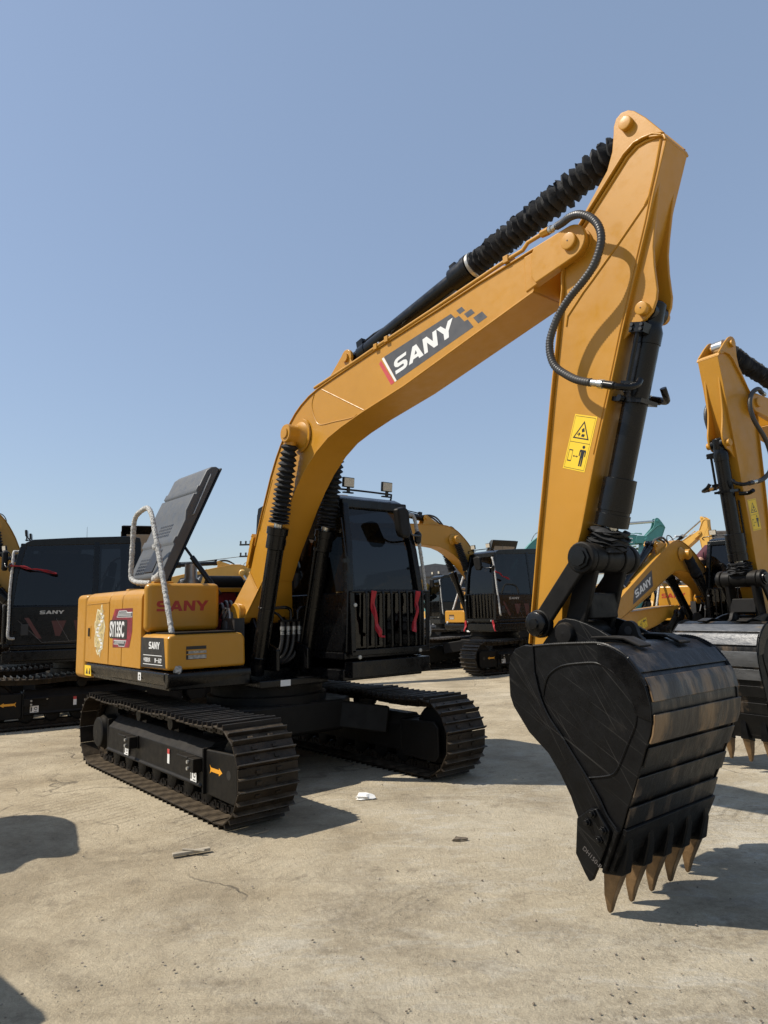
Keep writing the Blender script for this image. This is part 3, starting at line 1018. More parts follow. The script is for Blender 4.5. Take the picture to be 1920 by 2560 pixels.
    def hood():
        mb = MB()
        z0, z1 = 0.0, HT
        def slab(y0, y1, x0, x1, lo, hi):
            mb.box(x0, x1, y0, y1, lo, hi)
        prof = [(0.0, 0.0), (0.0, 0.06), (0.035, 0.10), (0.28, HT - 0.018), (0.375, HT - 0.018), (0.385, HT + 0.004), (0.455, HT + 0.004), (0.465, HT - 0.012), (0.66, HT - 0.012), (0.75, HT + 0.022), (0.955, HT + 0.022), (0.965, HT - 0.002), (0.985, HT - 0.002), (0.995, HT + 0.018), (1.055, HT + 0.018), (1.065, HT + 0.004), (1.25, HT + 0.002), (HL - 0.03, HT - 0.03), (HL, 0.05), (HL, 0.0)]
        mb.prism(prof, HX0, HX1, 'x')
        return mb
    hd = part('engine_hood', 'hood', hood, 'plastic', root, hm, 0.035, 3, 80)
    part('hood_rim', 'hrim', lambda: MB().box(HX0 - 0.012, HX1 + 0.014, -0.004, HL + 0.012, -0.02, 0.004), 'black', hd, None, 0.012)
    part('hood_liner', 'hlin', lambda: MB().box(HX0 + 0.07, HX1 - 0.07, 0.20, HL - 0.14, -0.028, -0.0202), 'liner', hd, None, 0.005)
    def holes(cols, rows, x0, x1, y0, y1, z):
        def f():
            mb = MB()
            for i in range(cols):
                for j in range(rows):
                    x = x0 + (x1 - x0) * (i + 0.5) / cols
                    y = y0 + (y1 - y0) * (j + 0.5) / rows
                    mb.box(x - (x1 - x0) / cols * 0.34, x + (x1 - x0) / cols * 0.34, y - (y1 - y0) / rows * 0.32, y + (y1 - y0) / rows * 0.32, z - 0.01, z + 0.0015)
            return mb
        return f
    part('hood_grille', 'hg1', holes(7, 4, -1.02, -0.67, 0.48, 0.64, HT - 0.012), 'decalblack', hd)
    part('hood_grille', 'hg2', holes(5, 6, -1.15, -0.89, 0.055, 0.29, HT - 0.026), 'decalblack', hd, Matrix.Translation((0, 0, 0.006)))
    part('hood_window', 'hg3', lambda: MB().box(-0.88, -0.66, 0.07, 0.33, 0.09, HT - 0.012), 'decalblack', hd, None, 0.004)
    part('hood_handle', 'hh', lambda: MB().tube([(HX1 + 0.0, 0.74, 0.06), (HX1 + 0.02, 0.75, 0.06), (HX1 + 0.02, 1.22, 0.075), (HX1 + 0.0, 1.235, 0.075)], 0.006, 6), 'zinc', hd)
    if hood_open: part('hood_strut', 'strut', lambda: MB().cyl((-0.46, -0.73, 2.27), (-0.31, -0.56, 1.96), 0.014).cyl((-0.395, -0.656, 2.135), (-0.20, -0.44, 1.74), 0.027), 'black', root)
    def engine():
        mb = MB()
        mb.box(-1.35, -0.75, -0.85, 0.25, 1.05, 1.52)
        mb.box(-1.2, -0.85, -0.7, 0.1, 1.52, 1.68)
        for k in range(5):
            mb.cyl((-1.25 + 0.1 * k, -0.55 + 0.15 * k, 1.5), (-1.25 + 0.1 * k, -0.55 + 0.15 * k, 1.74), 0.05, n=12)
        mb.tube([(-1.1, -0.6, 1.66), (-0.9, -0.3, 1.82), (-0.7, 0.0, 1.76), (-0.6, 0.2, 1.66)], 0.045, 10, 0.05)
        return mb
    part('engine', 'engine', engine, 'darkframe', root, None, 0.015)
    part('exhaust_pipe', 'exh', lambda: MB().lathe((-0.93, -0.42, 1.5), (0, 0, 1), [(0, 0.11), (0.40, 0.11), (0.44, 0.07), (0.60, 0.065), (0.60, 0.055), (0.5, 0.05)], 20), 'zinc', root)
    part('air_filter', 'airf', lambda: MB().lathe((-0.85, -0.28, 1.87), (0.10, 1, 0), [(0, 0.06), (0.02, 0.10), (0.40, 0.10), (0.44, 0.06)], 20).tube([(-0.83, 0.1, 1.88), (-0.80, 0.25, 1.89), (-0.72, 0.40, 1.86)], 0.035, 10, 0.04), 'darkframe', root)
    part('crossbeam', 'cbeam', lambda: MB().box(-0.64, -0.60, -0.515, 0.21, 1.78, 1.828), 'yellow', root, None, 0.006)
    part('firewall', 'fw', lambda: MB().box(-0.70, -0.66, -0.515, 0.25, 1.0, 1.775), 'decalmaroon', root)
    def hydraulics():
        mb = MB()
        mb.box(-0.55, -0.15, -0.45, 0.02, 1.0, 1.36)
        random.seed(5)
        for k in range(9):
            y = -0.42 + 0.05 * k
            mb.tube([(-0.2, y, 1.35), (-0.1, y - .02, 1.5 + random.uniform(-.05, .08)), (-0.3, y + .05, 1.62 + random.uniform(-.06, .06)), (-0.5, y + .06, 1.5)], 0.016, 8, 0.04)
        mb.lathe((-0.02, -0.40, 1.36), (0, 0, 1), [(0, 0.09), (0.10, 0.09), (0.15, 0.05), (0.2, 0.04)], 16)
        mb.box(-0.04, 0.18, -0.47, -0.36, 1.0, 1.5)
        return mb
    part('valve_block', 'valve', hydraulics, 'hose', root, None)
    part('travel_pipes', 'tpipe', lambda: MB().tube([(-0.10, -0.44, 1.50), (-0.02, -0.43, 1.60), (0.02, -0.43, 1.50)], 0.010, 6, 0.02).tube([(-0.14, -0.43, 1.42), (-0.10, -0.45, 1.58), (-0.02, -0.46, 1.60)], 0.008, 6, 0.02), 'zinc', root)

    # hydraulic lines between the boom cylinders
    def manifold():
        mb = MB()
        mb.tube([(0.42, -0.26, 1.585), (0.47, -0.10, 1.595), (0.47, -0.03, 1.585), (0.47, -0.01, 1.55), (0.47, -0.008, 1.46)], 0.016, 8, 0.02)
        mb.tube([(0.42, 0.25, 1.60), (0.47, 0.15, 1.595), (0.47, 0.085, 1.575), (0.47, 0.07, 1.54), (0.47, 0.068, 1.46)], 0.016, 8, 0.02)
        mb.tube([(0.40, -0.20, 1.56), (0.44, -0.14, 1.53), (0.47, -0.10, 1.47)], 0.013, 8, 0.02)
        mb.box(0.43, 0.50, -0.13, 0.16, 1.455, 1.475)
        return mb
    part('boom_line', 'mani', manifold, 'black', root)
    for k in range(4):
        y = -0.075 + 0.065 * k
        h = part('hydraulic_hose', f'hh{k}', lambda: MB().tube([(0.42, y, 1.46), (0.42, y, 1.32), (0.41, y - 0.015, 1.20), (0.38, y - 0.05, 1.11), (0.33, y - 0.10, 1.06), (0.25, y - 0.16, 1.045)], 0.0185, 10, 0.009, 0.08), 'hose', root)
        part('hose_fitting', f'hf{k}', lambda: MB().lathe((0.42, y, 1.41), (0, 0, -1), [(0, 0.015), (0.0, 0.023), (0.035, 0.024), (0.036, 0.019), (0.08, 0.020), (0.08, 0.015)], 8), 'zinc', h)
    link('rating_plate', flatmesh('rp', [[(-0.055, -0.028), (0.055, -0.028), (0.055, 0.028), (-0.055, 0.028)]], 'white'), up, FRONT(0.662, -0.19, 0.893))

    # ---- cab
    def yr(z):
        return 0.225 + max(0, z - 1.7) * 0.06
    def yl(z):
        return 1.205 - max(0, z - 1.7) * 0.10
    cabF = [(1.04, 1.09), (1.055, 1.73), (1.02, 2.15), (0.93, 2.60)]
    def cabshell():
        mb = MB()
        roof = [(-0.72, 2.66), (0.88, 2.60), (0.935, 2.60), (0.90, 2.66), (0.80, 2.705), (0.2, 2.745), (-0.55, 2.775), (-0.70, 2.75)]
        mb.prism(roof, yr(2.7), yl(2.7))
        mb.box(-0.72, 1.04, 0.225, 1.205, 1.09, 1.16)
        for y0, y1 in ((0.225, 0.26), (1.17, 1.205)):
            mb.prism([(-0.72, 1.16), (1.04, 1.16), (1.055, 1.72), (-0.72, 1.72)], y0, y1)
        mb.box(-0.72, -0.69, 0.225, 1.205, 1.16, 2.0)
        return mb
    cb = part('cab', 'cabshell', cabshell, 'black', root, None, 0.03, 3)
    for s_, Y, w in (('r', yr, 1), ('l', yl, -1)):
        def apillar():
            mb = MB()
            q = [(1.035, 0.245 if w > 0 else 1.185, 1.16)] + [(x, Y(z) + w * 0.035, z) for x, z in cabF[1:]]
            vs = []
            for p in q:
                for a, c in ((-1, -1), (1, -1), (1, 1), (-1, 1)):
                    vs.append((p[0] + c * 0.042, p[1] + a * 0.035, p[2]))
            n = len(q)
            fs = [(0, 1, 2, 3), (4 * n - 1, 4 * n - 2, 4 * n - 3, 4 * n - 4)]
            for i in range(n - 1):
                for k in range(4):
                    fs.append((4 * i + k, 4 * i + 4 + k, 4 * i + 4 + (k + 1) % 4, 4 * i + (k + 1) % 4))
            return mb.add(vs, fs)
        part('cab_pillar', 'pilA' + s_, apillar, 'black', cb, None, 0.012, 2)
        for x, wd in ((-0.08, 0.08), (-0.67, 0.10)):
            part('cab_pillar', f'pil{x}' + s_, lambda: MB().bar((x, Y(1.72) + w * 0.03, 1.70), (x, Y(2.68) + w * 0.03, 2.68), 0.06, wd), 'black', cb, None, 0.012, 2)
    part('cab_crossbar', 'cxb1', lambda: MB().bar((0.925, yr(2.6), 2.60), (0.925, yl(2.6), 2.60), 0.09, 0.08, (0, 0, 1)), 'black', cb, None, 0.012, 2)
    part('cab_crossbar', 'cxb2', lambda: MB().bar((1.045, 0.225, 1.73), (1.045, 1.205, 1.73), 0.035, 0.05, (0, 0, 1)), 'black', cb, None, 0.010, 2)
    part('cab_crossbar', 'cxb3', lambda: MB().bar((-0.69, 0.28, 2.02), (-0.69, 1.17, 2.02), 0.05, 0.05, (0, 0, 1)), 'black', cb, None, 0.012, 2)
    def pane(pts, th=(0.004, 0, 0)):
        t = Vector(th)
        return MB().add([Vector(p) for p in pts] + [Vector(p) + t for p in pts],
                        [tuple(range(len(pts))), tuple(range(2 * len(pts) - 1, len(pts) - 1, -1))] + [(i, (i + 1) % len(pts), len(pts) + (i + 1) % len(pts), len(pts) + i) for i in range(len(pts))])
    ws = [(1.048, 0.27, 1.745), (1.048, 1.165, 1.745), (1.018, 1.125, 2.15), (0.932, 1.075, 2.58), (0.932, 0.315, 2.58), (1.018, 0.285, 2.15)]
    part('windshield', 'ws', lambda: MB().add([Vector(p) for p in ws], [(0, 1, 2, 5), (5, 2, 3, 4)]), 'glass', cb, None)
    part('lower_windshield', 'lws', lambda: MB().add([(1.03, 0.26, 1.17), (1.03, 1.18, 1.17), (1.042, 1.18, 1.715), (1.042, 0.26, 1.715)], [(0, 1, 2, 3)]), 'glass', cb)
    for s, Y in ((1, yr), (-1, yl)):
        part('side_window', f'sw{s}', lambda: MB().add([(-0.04, Y(1.72) + s * .012, 1.72), (1.03, Y(1.72) + s * .012, 1.73), (1.0, Y(2.15) + s * .012, 2.15), (0.89, Y(2.62) + s * .012, 2.62), (-0.04, Y(2.66) + s * .012, 2.66)], [(0, 1, 2, 3, 4)]), 'glass', cb)
        part('side_window', f'sw2{s}', lambda: MB().add([(-0.62, Y(1.72) + s * .012, 1.72), (-0.12, Y(1.72) + s * .012, 1.72), (-0.12, Y(2.66) + s * .012, 2.66), (-0.62, Y(2.66) + s * .012, 2.66)], [(0, 1, 2, 3)]), 'glass', cb)
    part('rear_window', 'rw', lambda: MB().add([(-0.70, 0.30, 2.04), (-0.70, 1.14, 2.04), (-0.70, 1.08, 2.66), (-0.70, 0.33, 2.66)], [(0, 1, 2, 3)]), 'glass', cb)
    def seat():
        mb = MB()
        mb.box(-0.15, 0.35, 0.48, 0.98, 1.45, 1.60)
        mb.bar((-0.12, 0.73, 1.58), (-0.28, 0.73, 2.15), 0.46, 0.14)
        mb.bar((-0.29, 0.73, 2.17), (-0.32, 0.73, 2.38), 0.28, 0.10)
        mb.box(-0.05, 0.30, 0.55, 0.9, 1.16, 1.45)
        for y in (0.38, 1.05):
            mb.box(-0.2, 0.42, y - 0.07, y + 0.07, 1.2, 1.72)
            mb.cyl((0.38, y, 1.72), (0.40, y, 1.92), 0.022, n=8)
        return mb
    part('operator_seat', 'seat', seat, 'seat', cb, None, 0.03)
    part('door_seam', 'dseam', lambda: MB().tube([(0.99, 1.2065, 1.13), (-0.06, 1.2065, 1.13), (-0.06, 1.2065, 1.70)], 0.005, 6).tube([(0.99, 1.2065, 1.13), (1.03, 1.2065, 1.70), (-0.06, 1.2065, 1.70)], 0.005, 6), 'darkframe', cb)
    part('grab_recess', 'grec', lambda: MB().box(0.80, 0.90, 1.205, 1.211, 1.30, 1.46), 'decalblack', cb, None, 0.004)
    if side_print:
        link('maker_lettering', sany('sanydoor', 0.05, 'zinc', 1.2), cb, LEFT(0.66, 1.2075, 1.60))
        z = [[(0.86, 1.55), (0.80, 1.55), (0.62, 1.25), (0.68, 1.25)], [(0.50, 1.50), (0.30, 1.50), (0.38, 1.28), (0.44, 1.28)], [(0.20, 1.50), (0.05, 1.50), (0.05, 1.24), (0.14, 1.24)]]
        link('door_stripe', flatmesh('dstripe', [[(-a, c) for a, c in p] for p in z], 'faintred'), cb, LEFT(0, 1.2072, 0))
        link('door_stripe', flatmesh('dstripe2', [[(-0.95, 1.52), (-0.945, 1.52), (-0.62, 1.20), (-0.627, 1.20)], [(-0.44, 1.53), (-0.435, 1.53), (-0.25, 1.2), (-0.256, 1.2)], [(0.0, 1.20), (-0.62, 1.19), (-0.62, 1.195), (0.0, 1.205)]], 'dim'), cb, LEFT(0, 1.2078, 0))
    # front guard
    def gframe():
        mb = MB()
        mb.bar((1.115, 0.25, 1.725), (1.115, 1.26, 1.725), 0.022, 0.035, (0, 0, 1))
        mb.bar((1.115, 0.25, 1.155), (1.115, 1.235, 1.155), 0.055, 0.02, (0, 0, 1))
        mb.bar((1.115, 0.27, 1.155), (1.115, 0.26, 1.725), 0.05, 0.02)
        mb.bar((1.115, 1.215, 1.155), (1.115, 1.24, 1.725), 0.05, 0.02)
        mb.bar((1.06, 0.25, 1.0), (1.06, 1.235, 1.0), 0.15, 0.13, (0, 0, 1))
        for y in (0.27, 1.22):
            mb.box(1.04, 1.115, y - 0.02, y + 0.02, 1.64, 1.70)
            mb.box(1.04, 1.115, y - 0.02, y + 0.02, 1.14, 1.18)
        return mb
    gd = part('cab_guard', 'guard', gframe, 'black', root, None, 0.006)
    for k in range(8):
        y = 0.415 + k * 0.1035
        part('guard_bar', 'gbar', lambda: MB().tube([(1.13, 0, 1.735), (1.142, 0, 1.70), (1.142, 0, 1.22), (1.135, 0, 1.195)], 0.0125, 8), 'black', gd, Matrix.Translation((0, y, 0)))
    for y, z in ((0.33, 1.115), (1.10, 1.14), (0.285, 1.60)):
        part('bolt', 'gbolt', lambda: MB().lathe((1.127, 0, 0), (1, 0, 0), [(0, 0.02), (0.012, 0.018), (0.013, 0.0)], 10), 'zinc', gd, Matrix.Translation((0, y, z)))
    # lights, mirror, wiper, rail
    for y in (0.385, 0.885):
        wl = part('work_light', 'wl', lambda: MB().box(-0.03, 0.0, -0.068, 0.068, 0.0, 0.10).box(-0.015, 0.0, -0.02, 0.02, -0.05, 0.0).box(-0.03, 0.01, -0.06, 0.06, -0.06, -0.045), 'black', cb, Matrix.Translation((0.93, y, 2.765)) @ Matrix.Rotation(R(6), 4, 'Y'), 0.006)
        part('lens', 'wlens', lambda: MB().box(0.0002, 0.004, -0.06, 0.06, 0.008, 0.092), 'lens', wl)
    part('roof_bar', 'rbar', lambda: MB().tube([(0.88, 0.20, 2.68), (0.90, 0.22, 2.74), (0.90, 0.90, 2.745), (0.88, 0.98, 2.735), (0.86, 0.985, 2.69)], 0.010, 8, 0.03), 'black', cb)
    part('radio_aerial', 'aer', lambda: MB().cyl((0.1, 0.5, 2.74), (0.1, 0.5, 2.98), 0.004, 0.002, 6), 'black', cb)
    mr = part('side_mirror', 'mirr', lambda: MB().prism([(-0.075, 0.10), (0.02, 0.125), (0.075, 0.10), (0.095, -0.09), (0.06, -0.125), (-0.03, -0.115), (-0.055, -0.05)], -0.03, 0.03, 'x'), 'darkframe', root, Matrix.Translation((1.21, 0.82, 2.41)) @ Matrix.Rotation(R(12), 4, 'Z') @ Matrix.Scale(1.28, 4), 0.02, 3)
    part('mirror_bracket', 'mbr', lambda: MB().tube([(1.18, 0.84, 2.42), (1.19, 0.93, 2.36), (1.16, 1.0, 2.30), (1.10, 1.17, 2.30)], 0.011, 8, 0.03).lathe((1.07, 1.165, 2.22), (-0.02, 0.06, 1), [(0, 0.02), (0.02, 0.035), (0.10, 0.042), (0.13, 0.02)], 12).lathe((1.185, 0.83, 2.43), (-1, 0.1, 0), [(0, 0.028), (0.03, 0.02)], 12), 'black', root)
    def crail():
        pts = resample(smooth_path([Vector(p) for p in [(0.96, 1.09, 2.52), (1.03, 1.10, 2.525), (1.05, 1.14, 2.50), (1.05, 1.185, 2.31), (1.06, 1.24, 1.93), (1.05, 1.29, 1.48), (1.05, 1.31, 1.32), (1.03, 1.30, 1.265), (0.98, 1.25, 1.26)]]), 0.012)
        random.seed(9)
        return MB().tube(pts, [0.019 * (1 + random.uniform(-0.12, 0.12)) for _ in pts], 10)
    part('cab_handrail', 'crail', crail, 'foam', root)
    part('wiper', 'wip', lambda: MB().bar((1.02, 0.215, 2.44), (1.075, 0.235, 2.0), 0.012, 0.012).bar((1.07, 0.24, 2.06), (1.075, 0.26, 1.80), 0.022, 0.02).box(1.05, 1.08, 0.20, 0.27, 2.0, 2.04), 'black', root)

    # ---- front linkage
    B = rot2(FOOT, R(dboom))
    A = B @ rot2(P1, R(darm))

    def boom_plate():
        mb = MB()
        top = [(3.80, 3.848), (3.3, 3.803), (2.914, 3.757), (2.3, 3.690), (1.9, 3.638), (1.55, 3.592), (1.30, 3.556), (1.16, 3.522), (1.03, 3.470), (0.93, 3.415), (0.84, 3.345), (0.76, 3.265), (0.67, 3.16), (0.583, 3.045), (0.476, 2.870), (0.306, 2.53), (0.165, 2.215), (0.055, 1.96)]
        bot = [(0.24, 1.75), (0.327, 1.865), (0.493, 2.14), (0.654, 2.352), (0.80, 2.55), (0.93, 2.70), (1.077, 2.845), (1.268, 2.985), (1.458, 3.080), (1.656, 3.135), (1.945, 3.195), (2.485, 3.285), (2.895, 3.377), (3.76, 3.573)]
        mb.prism(top + bot, YB - 0.158, YB + 0.158)
        # lower and upper flanges stand a little proud of the webs
        mb.strip(bot[1:], YB - 0.170, YB + 0.170, -0.014)
        mb.strip(top[:-1], YB - 0.170, YB + 0.170, -0.014)
        return mb
    bo = part('boom', 'boom', boom_plate, 'yellow', root, B, 0.004, 1)
    def foot():
        mb = MB()
        yi, yo = 0.158, 0.315
        # plates that splay out from the boom to its foot, with a closing front and rear sheet
        A_ = [(0.055, 1.96), (0.24, 1.75), (0.30, 1.72)]
        for s in (-1, 1):
            a = [(0.055, YB + s * yi, 1.962), (0.245, YB + s * yi, 1.752), (0.33, YB + s * 0.17, 1.868)]
            b_ = [(-0.042, YB + s * yo, 1.60), (0.10, YB + s * yo, 1.44), (0.165, YB + s * 0.28, 1.50)]
            t = Vector((0, -s * 0.025, 0))
            vs = [Vector(p) for p in (a[0], a[1], a[2], b_[2], b_[1], b_[0])]
            mb.add(vs + [v + t for v in vs], [(0, 1, 4, 5), (1, 2, 3, 4), (6, 11, 10, 7), (7, 10, 9, 8), (0, 5, 11, 6), (2, 8, 9, 3), (5, 4, 10, 11), (4, 3, 9, 10), (0, 6, 7, 1), (1, 7, 8, 2)])
        mb.add([(0.055, YB - 0.158, 1.962), (0.055, YB + 0.158, 1.962), (-0.042, YB + 0.315, 1.60), (-0.042, YB - 0.315, 1.60), (0.08, YB - 0.15, 1.95), (0.08, YB + 0.15, 1.95), (-0.02, YB + 0.30, 1.60), (-0.02, YB - 0.30, 1.60)],
               [(0, 1, 2, 3), (4, 7, 6, 5), (0, 3, 7, 4), (1, 5, 6, 2), (0, 4, 5, 1), (3, 2, 6, 7)])
        mb.add([(0.33, YB - 0.17, 1.868), (0.33, YB + 0.17, 1.868), (0.165, YB + 0.28, 1.50), (0.165, YB - 0.28, 1.50), (0.31, YB - 0.16, 1.87), (0.31, YB + 0.16, 1.87), (0.145, YB + 0.27, 1.50), (0.145, YB - 0.27, 1.50)],
               [(0, 3, 2, 1), (4, 5, 6, 7), (0, 4, 7, 3), (1, 2, 6, 5), (0, 1, 5, 4), (3, 7, 6, 2)])
        mb.lathe((FOOT[0], YB - 0.325, FOOT[1]), (0, 1, 0), [(0, 0.10), (0.65, 0.10)], 28)
        return mb
    part('boom_foot', 'bfoot', foot, 'yellow', bo, None, 0.006)
    part('foot_weld', 'bweld', lambda: MB().tube([(0.055, YB - 0.163, 1.96), (0.245, YB - 0.163, 1.752), (0.31, YB - 0.170, 1.84)], 0.010, 8, 0.012, 0.10).lathe((FOOT[0], YB - 0.330, FOOT[1]), (0, 1, 0), [(0, 0.104), (0.012, 0.112), (0.024, 0.104)], 28), 'yellow', bo)
    part('boom_step_plate', 'bstep', lambda: MB().prism([(0.12, 2.30), (0.17, 2.30), (0.06, 2.04), (0.01, 2.02)], YB - 0.185, YB - 0.172).prism([(0.09, 2.33), (0.13, 2.31), (0.02, 2.0), (-0.02, 2.02)], YB - 0.16, YB + 0.16), 'yellow', bo)
    def teeth_plate():
        mb = MB()
        for k in range(8):
            t = k / 7
            x, z = 0.115 - 0.115 * t, 2.33 - 0.30 * t
            mb.add([(x - 0.045, YB - 0.16, z - 0.014), (x - 0.02, YB - 0.16, z + 0.018), (x + 0.01, YB - 0.16, z - 0.016), (x - 0.045, YB + 0.16, z - 0.014), (x - 0.02, YB + 0.16, z + 0.018), (x + 0.01, YB + 0.16, z - 0.016)],
                   [(0, 1, 2), (3, 5, 4), (0, 3, 4, 1), (1, 4, 5, 2), (2, 5, 3, 0)])
        return mb
    part('step_tread', 'btread', teeth_plate, 'yellow', bo)
    def tip(s):
        def f():
            y = YB + s * 0.158
            pts = arc(P1[0], P1[1], 0.108, -72, 100, 12) + [(3.80, 3.848), (3.775, 3.80), (3.765, 3.66), (3.80, 3.605)]
            mb = MB().prism(pts, *sorted((y, y + s * 0.032)))
            pts2 = arc(P1[0], P1[1], 0.094, -80, 105, 12) + [(3.70, 3.830), (3.70, 3.585)]
            mb.prism(pts2, *sorted((y - s * 0.04, y + s * 0.008)))
            return mb
        return f
    for s in (-1, 1):
        part('boom_tip_ear', f'btip{s}', tip(s), 'yellow', bo, None, 0.008)
    part('pin', 'pinP1', lambda: MB().lathe((P1[0], YB - 0.218, P1[1]), (0, 1, 0), [(0, 0.0), (0.001, 0.045), (0.006, 0.052), (0.43, 0.052), (0.436, 0.045), (0.437, 0.0)], 24), 'yellow', bo)
    part('pin_dot', 'pind', lambda: MB().cyl((P1[0], YB - 0.2195, P1[1]), (P1[0], YB - 0.216, P1[1]), 0.005, n=8), 'decalblack', bo)
    # boom cylinder boss through the bend
    BP = (1.03, 3.18)
    part('cylinder_boss', 'boss', lambda: MB().lathe((BP[0], YB - 0.176, BP[1]), (0, -1, 0), [(0, 0.135), (0.004, 0.13), (0.03, 0.098), (0.07, 0.086), (0.13, 0.086)], 28).lathe((BP[0], YB + 0.176, BP[1]), (0, 1, 0), [(0, 0.135), (0.004, 0.13), (0.03, 0.098), (0.07, 0.086), (0.13, 0.086)], 28).lathe((BP[0], YB - 0.169, BP[1]), (0, -1, 0), [(0, 0.16), (0.012, 0.155), (0.012, 0.0)], 28), 'yellow', bo)
    part('weld_bead', 'bwelds', lambda: MB().tube([(1.36, YB - 0.1585, 3.545), (1.969, YB - 0.1585, 3.205)], 0.005, 6).tube([(1.245, YB - 0.1585, 3.535), (1.20, YB - 0.1585, 3.435), (1.25, YB - 0.1585, 3.295), (1.33, YB - 0.1585, 3.222), (1.55, YB - 0.1585, 3.20), (1.80, YB - 0.1585, 3.178), (1.87, YB - 0.1585, 3.19)], 0.005, 6, 0.02).tube([(0.50, YB - 0.1585, 2.85), (0.25, YB - 0.1585, 2.36)], 0.004, 6), 'yellow', bo)
    # ears on top of the boom that carry the arm cylinder
    AC = (1.66, 3.765)
    for s in (-1, 1):
        part('cylinder_ear', f'cear{s}', lambda: MB().prism(arc(AC[0], AC[1], 0.075, -25, 150, 9) + [(1.28, 3.56), (1.36, 3.57), (1.78, 3.63)], *sorted((YB + s * 0.075, YB + s * 0.105))), 'yellow', bo, None, 0.006)
    part('pin', 'pinAC', lambda: MB().cyl((AC[0], YB - 0.125, AC[1]), (AC[0], YB + 0.125, AC[1]), 0.04), 'yellow', bo)
    part('grease_pipe', 'gpipe', lambda: MB().tube([(1.25, YB - 0.162, 3.585), (1.9, YB - 0.165, 3.66), (2.23, YB - 0.165, 3.705), (2.9, YB - 0.165, 3.785), (3.577, YB - 0.165, 3.872), (3.70, YB - 0.17, 3.878), (3.745, YB - 0.172, 3.91), (3.86, YB - 0.178, 3.915)], 0.014, 8), 'yellow', bo)
    part('grease_pipe', 'gpipe2', lambda: MB().tube([(1.28, YB - 0.12, 3.60), (1.9, YB - 0.12, 3.675), (2.9, YB - 0.12, 3.795), (3.5, YB - 0.12, 3.86)], 0.012, 8), 'yellow', bo)
    for k, (x, z) in enumerate(((2.16, 3.685), (2.30, 3.705), (3.56, 3.862))):
        cl = part('pipe_clamp', f'pcl{k}', lambda: MB().box(x - 0.022, x + 0.022, YB - 0.185, YB - 0.10, z - 0.015, z + 0.035), 'yellow', bo, None, 0.004)
        part('bolt', f'pclb{k}', lambda: MB().cyl((x, YB - 0.14, z + 0.035), (x, YB - 0.14, z + 0.055), 0.014, n=6), 'zinc', cl)
    ft = part('pipe_fitting', 'pfit', lambda: MB().lathe((3.86, YB - 0.178, 3.915), (1, -0.05, -0.05), [(0, 0.014), (0.0, 0.024), (0.06, 0.026), (0.062, 0.018), (0.075, 0.018)], 6), 'yellow', bo)
    hz_ = [(3.935, YB - 0.182, 3.911), (3.985, YB - 0.19, 3.908), (4.05, -0.285, 3.897), (4.12, -0.312, 3.890), (4.197, -0.33, 3.864), (4.269, -0.33, 3.81), (4.316, -0.33, 3.739), (4.331, -0.33, 3.664), (4.316, -0.33, 3.593), (4.267, -0.33, 3.507), (4.199, -0.33, 3.447), (4.095, -0.33, 3.378), (4.011, -0.33, 3.299), (3.946, -0.33, 3.191), (3.929, -0.33, 3.116), (3.94, -0.33, 3.035), (3.972, -0.33, 2.974), (4.038, -0.33, 2.913), (4.102, -0.33, 2.866), (4.166, -0.33, 2.834), (4.20, -0.328, 2.822)]
    if abs(dboom) < 3 and abs(darm) < 12:
        for s in (-1, 1):
            mm_ = rot2(P1, R(darm)) @ (Matrix.Identity(4) if s < 0 else Matrix.Translation((0, 2 * YB, 0)) @ Matrix.Scale(-1, 4, (0, 1, 0)))
            ho = part('arm_hose', f'ahose{s}', lambda: MB().tube(hz_[1:], 0.0235, 12, 0.0085, 0.075), 'hose', bo, mm_)
            part('hose_fitting', f'ahf{s}', lambda: MB().lathe((3.93, YB - 0.182, 3.911), (0.055, -0.012, -0.004), [(0, 0.026), (0.02, 0.026), (0.021, 0.020), (0.075, 0.021)], 8).lathe((4.185, -0.328, 2.828), (0.104, 0.0, -0.042), [(0, 0.021), (0.07, 0.021), (0.071, 0.027), (0.10, 0.027), (0.101, 0.019), (0.11, 0.019)], 8), 'chrome', ho)
            part('hose_elbow', f'ahe{s}', lambda: MB().tube([(4.285, -0.328, 2.788), (4.36, -0.322, 2.757), (4.40, -0.29, 2.747), (4.425, -0.23, 2.765), (4.43, -0.20, 2.80)], 0.020, 10, 0.015).lathe((4.285, -0.328, 2.788), (0.08, 0.0, -0.033), [(0, 0.024), (0.06, 0.025), (0.07, 0.02)], 8), 'black', ho)
    # hoses that drape from the boom bend to the arm cylinder
    part('boom_hose', 'bhose', lambda: MB().tube([(1.20, YB + 0.02, 3.56), (1.38, YB + 0.02, 3.73), (1.55, YB + 0.03, 3.80), (1.72, YB + 0.05, 3.80)], 0.020, 10, 0.010, 0.06).tube([(1.20, YB + 0.08, 3.56), (1.36, YB + 0.09, 3.74), (1.55, YB + 0.09, 3.82), (1.75, YB + 0.07, 3.83)], 0.020, 10, 0.010, 0.06).tube([(0.96, YB - 0.05, 3.40), (0.86, YB - 0.06, 3.50), (0.74, YB - 0.05, 3.42), (0.66, YB - 0.05, 3.2)], 0.010, 8, 0.02), 'hose', bo)
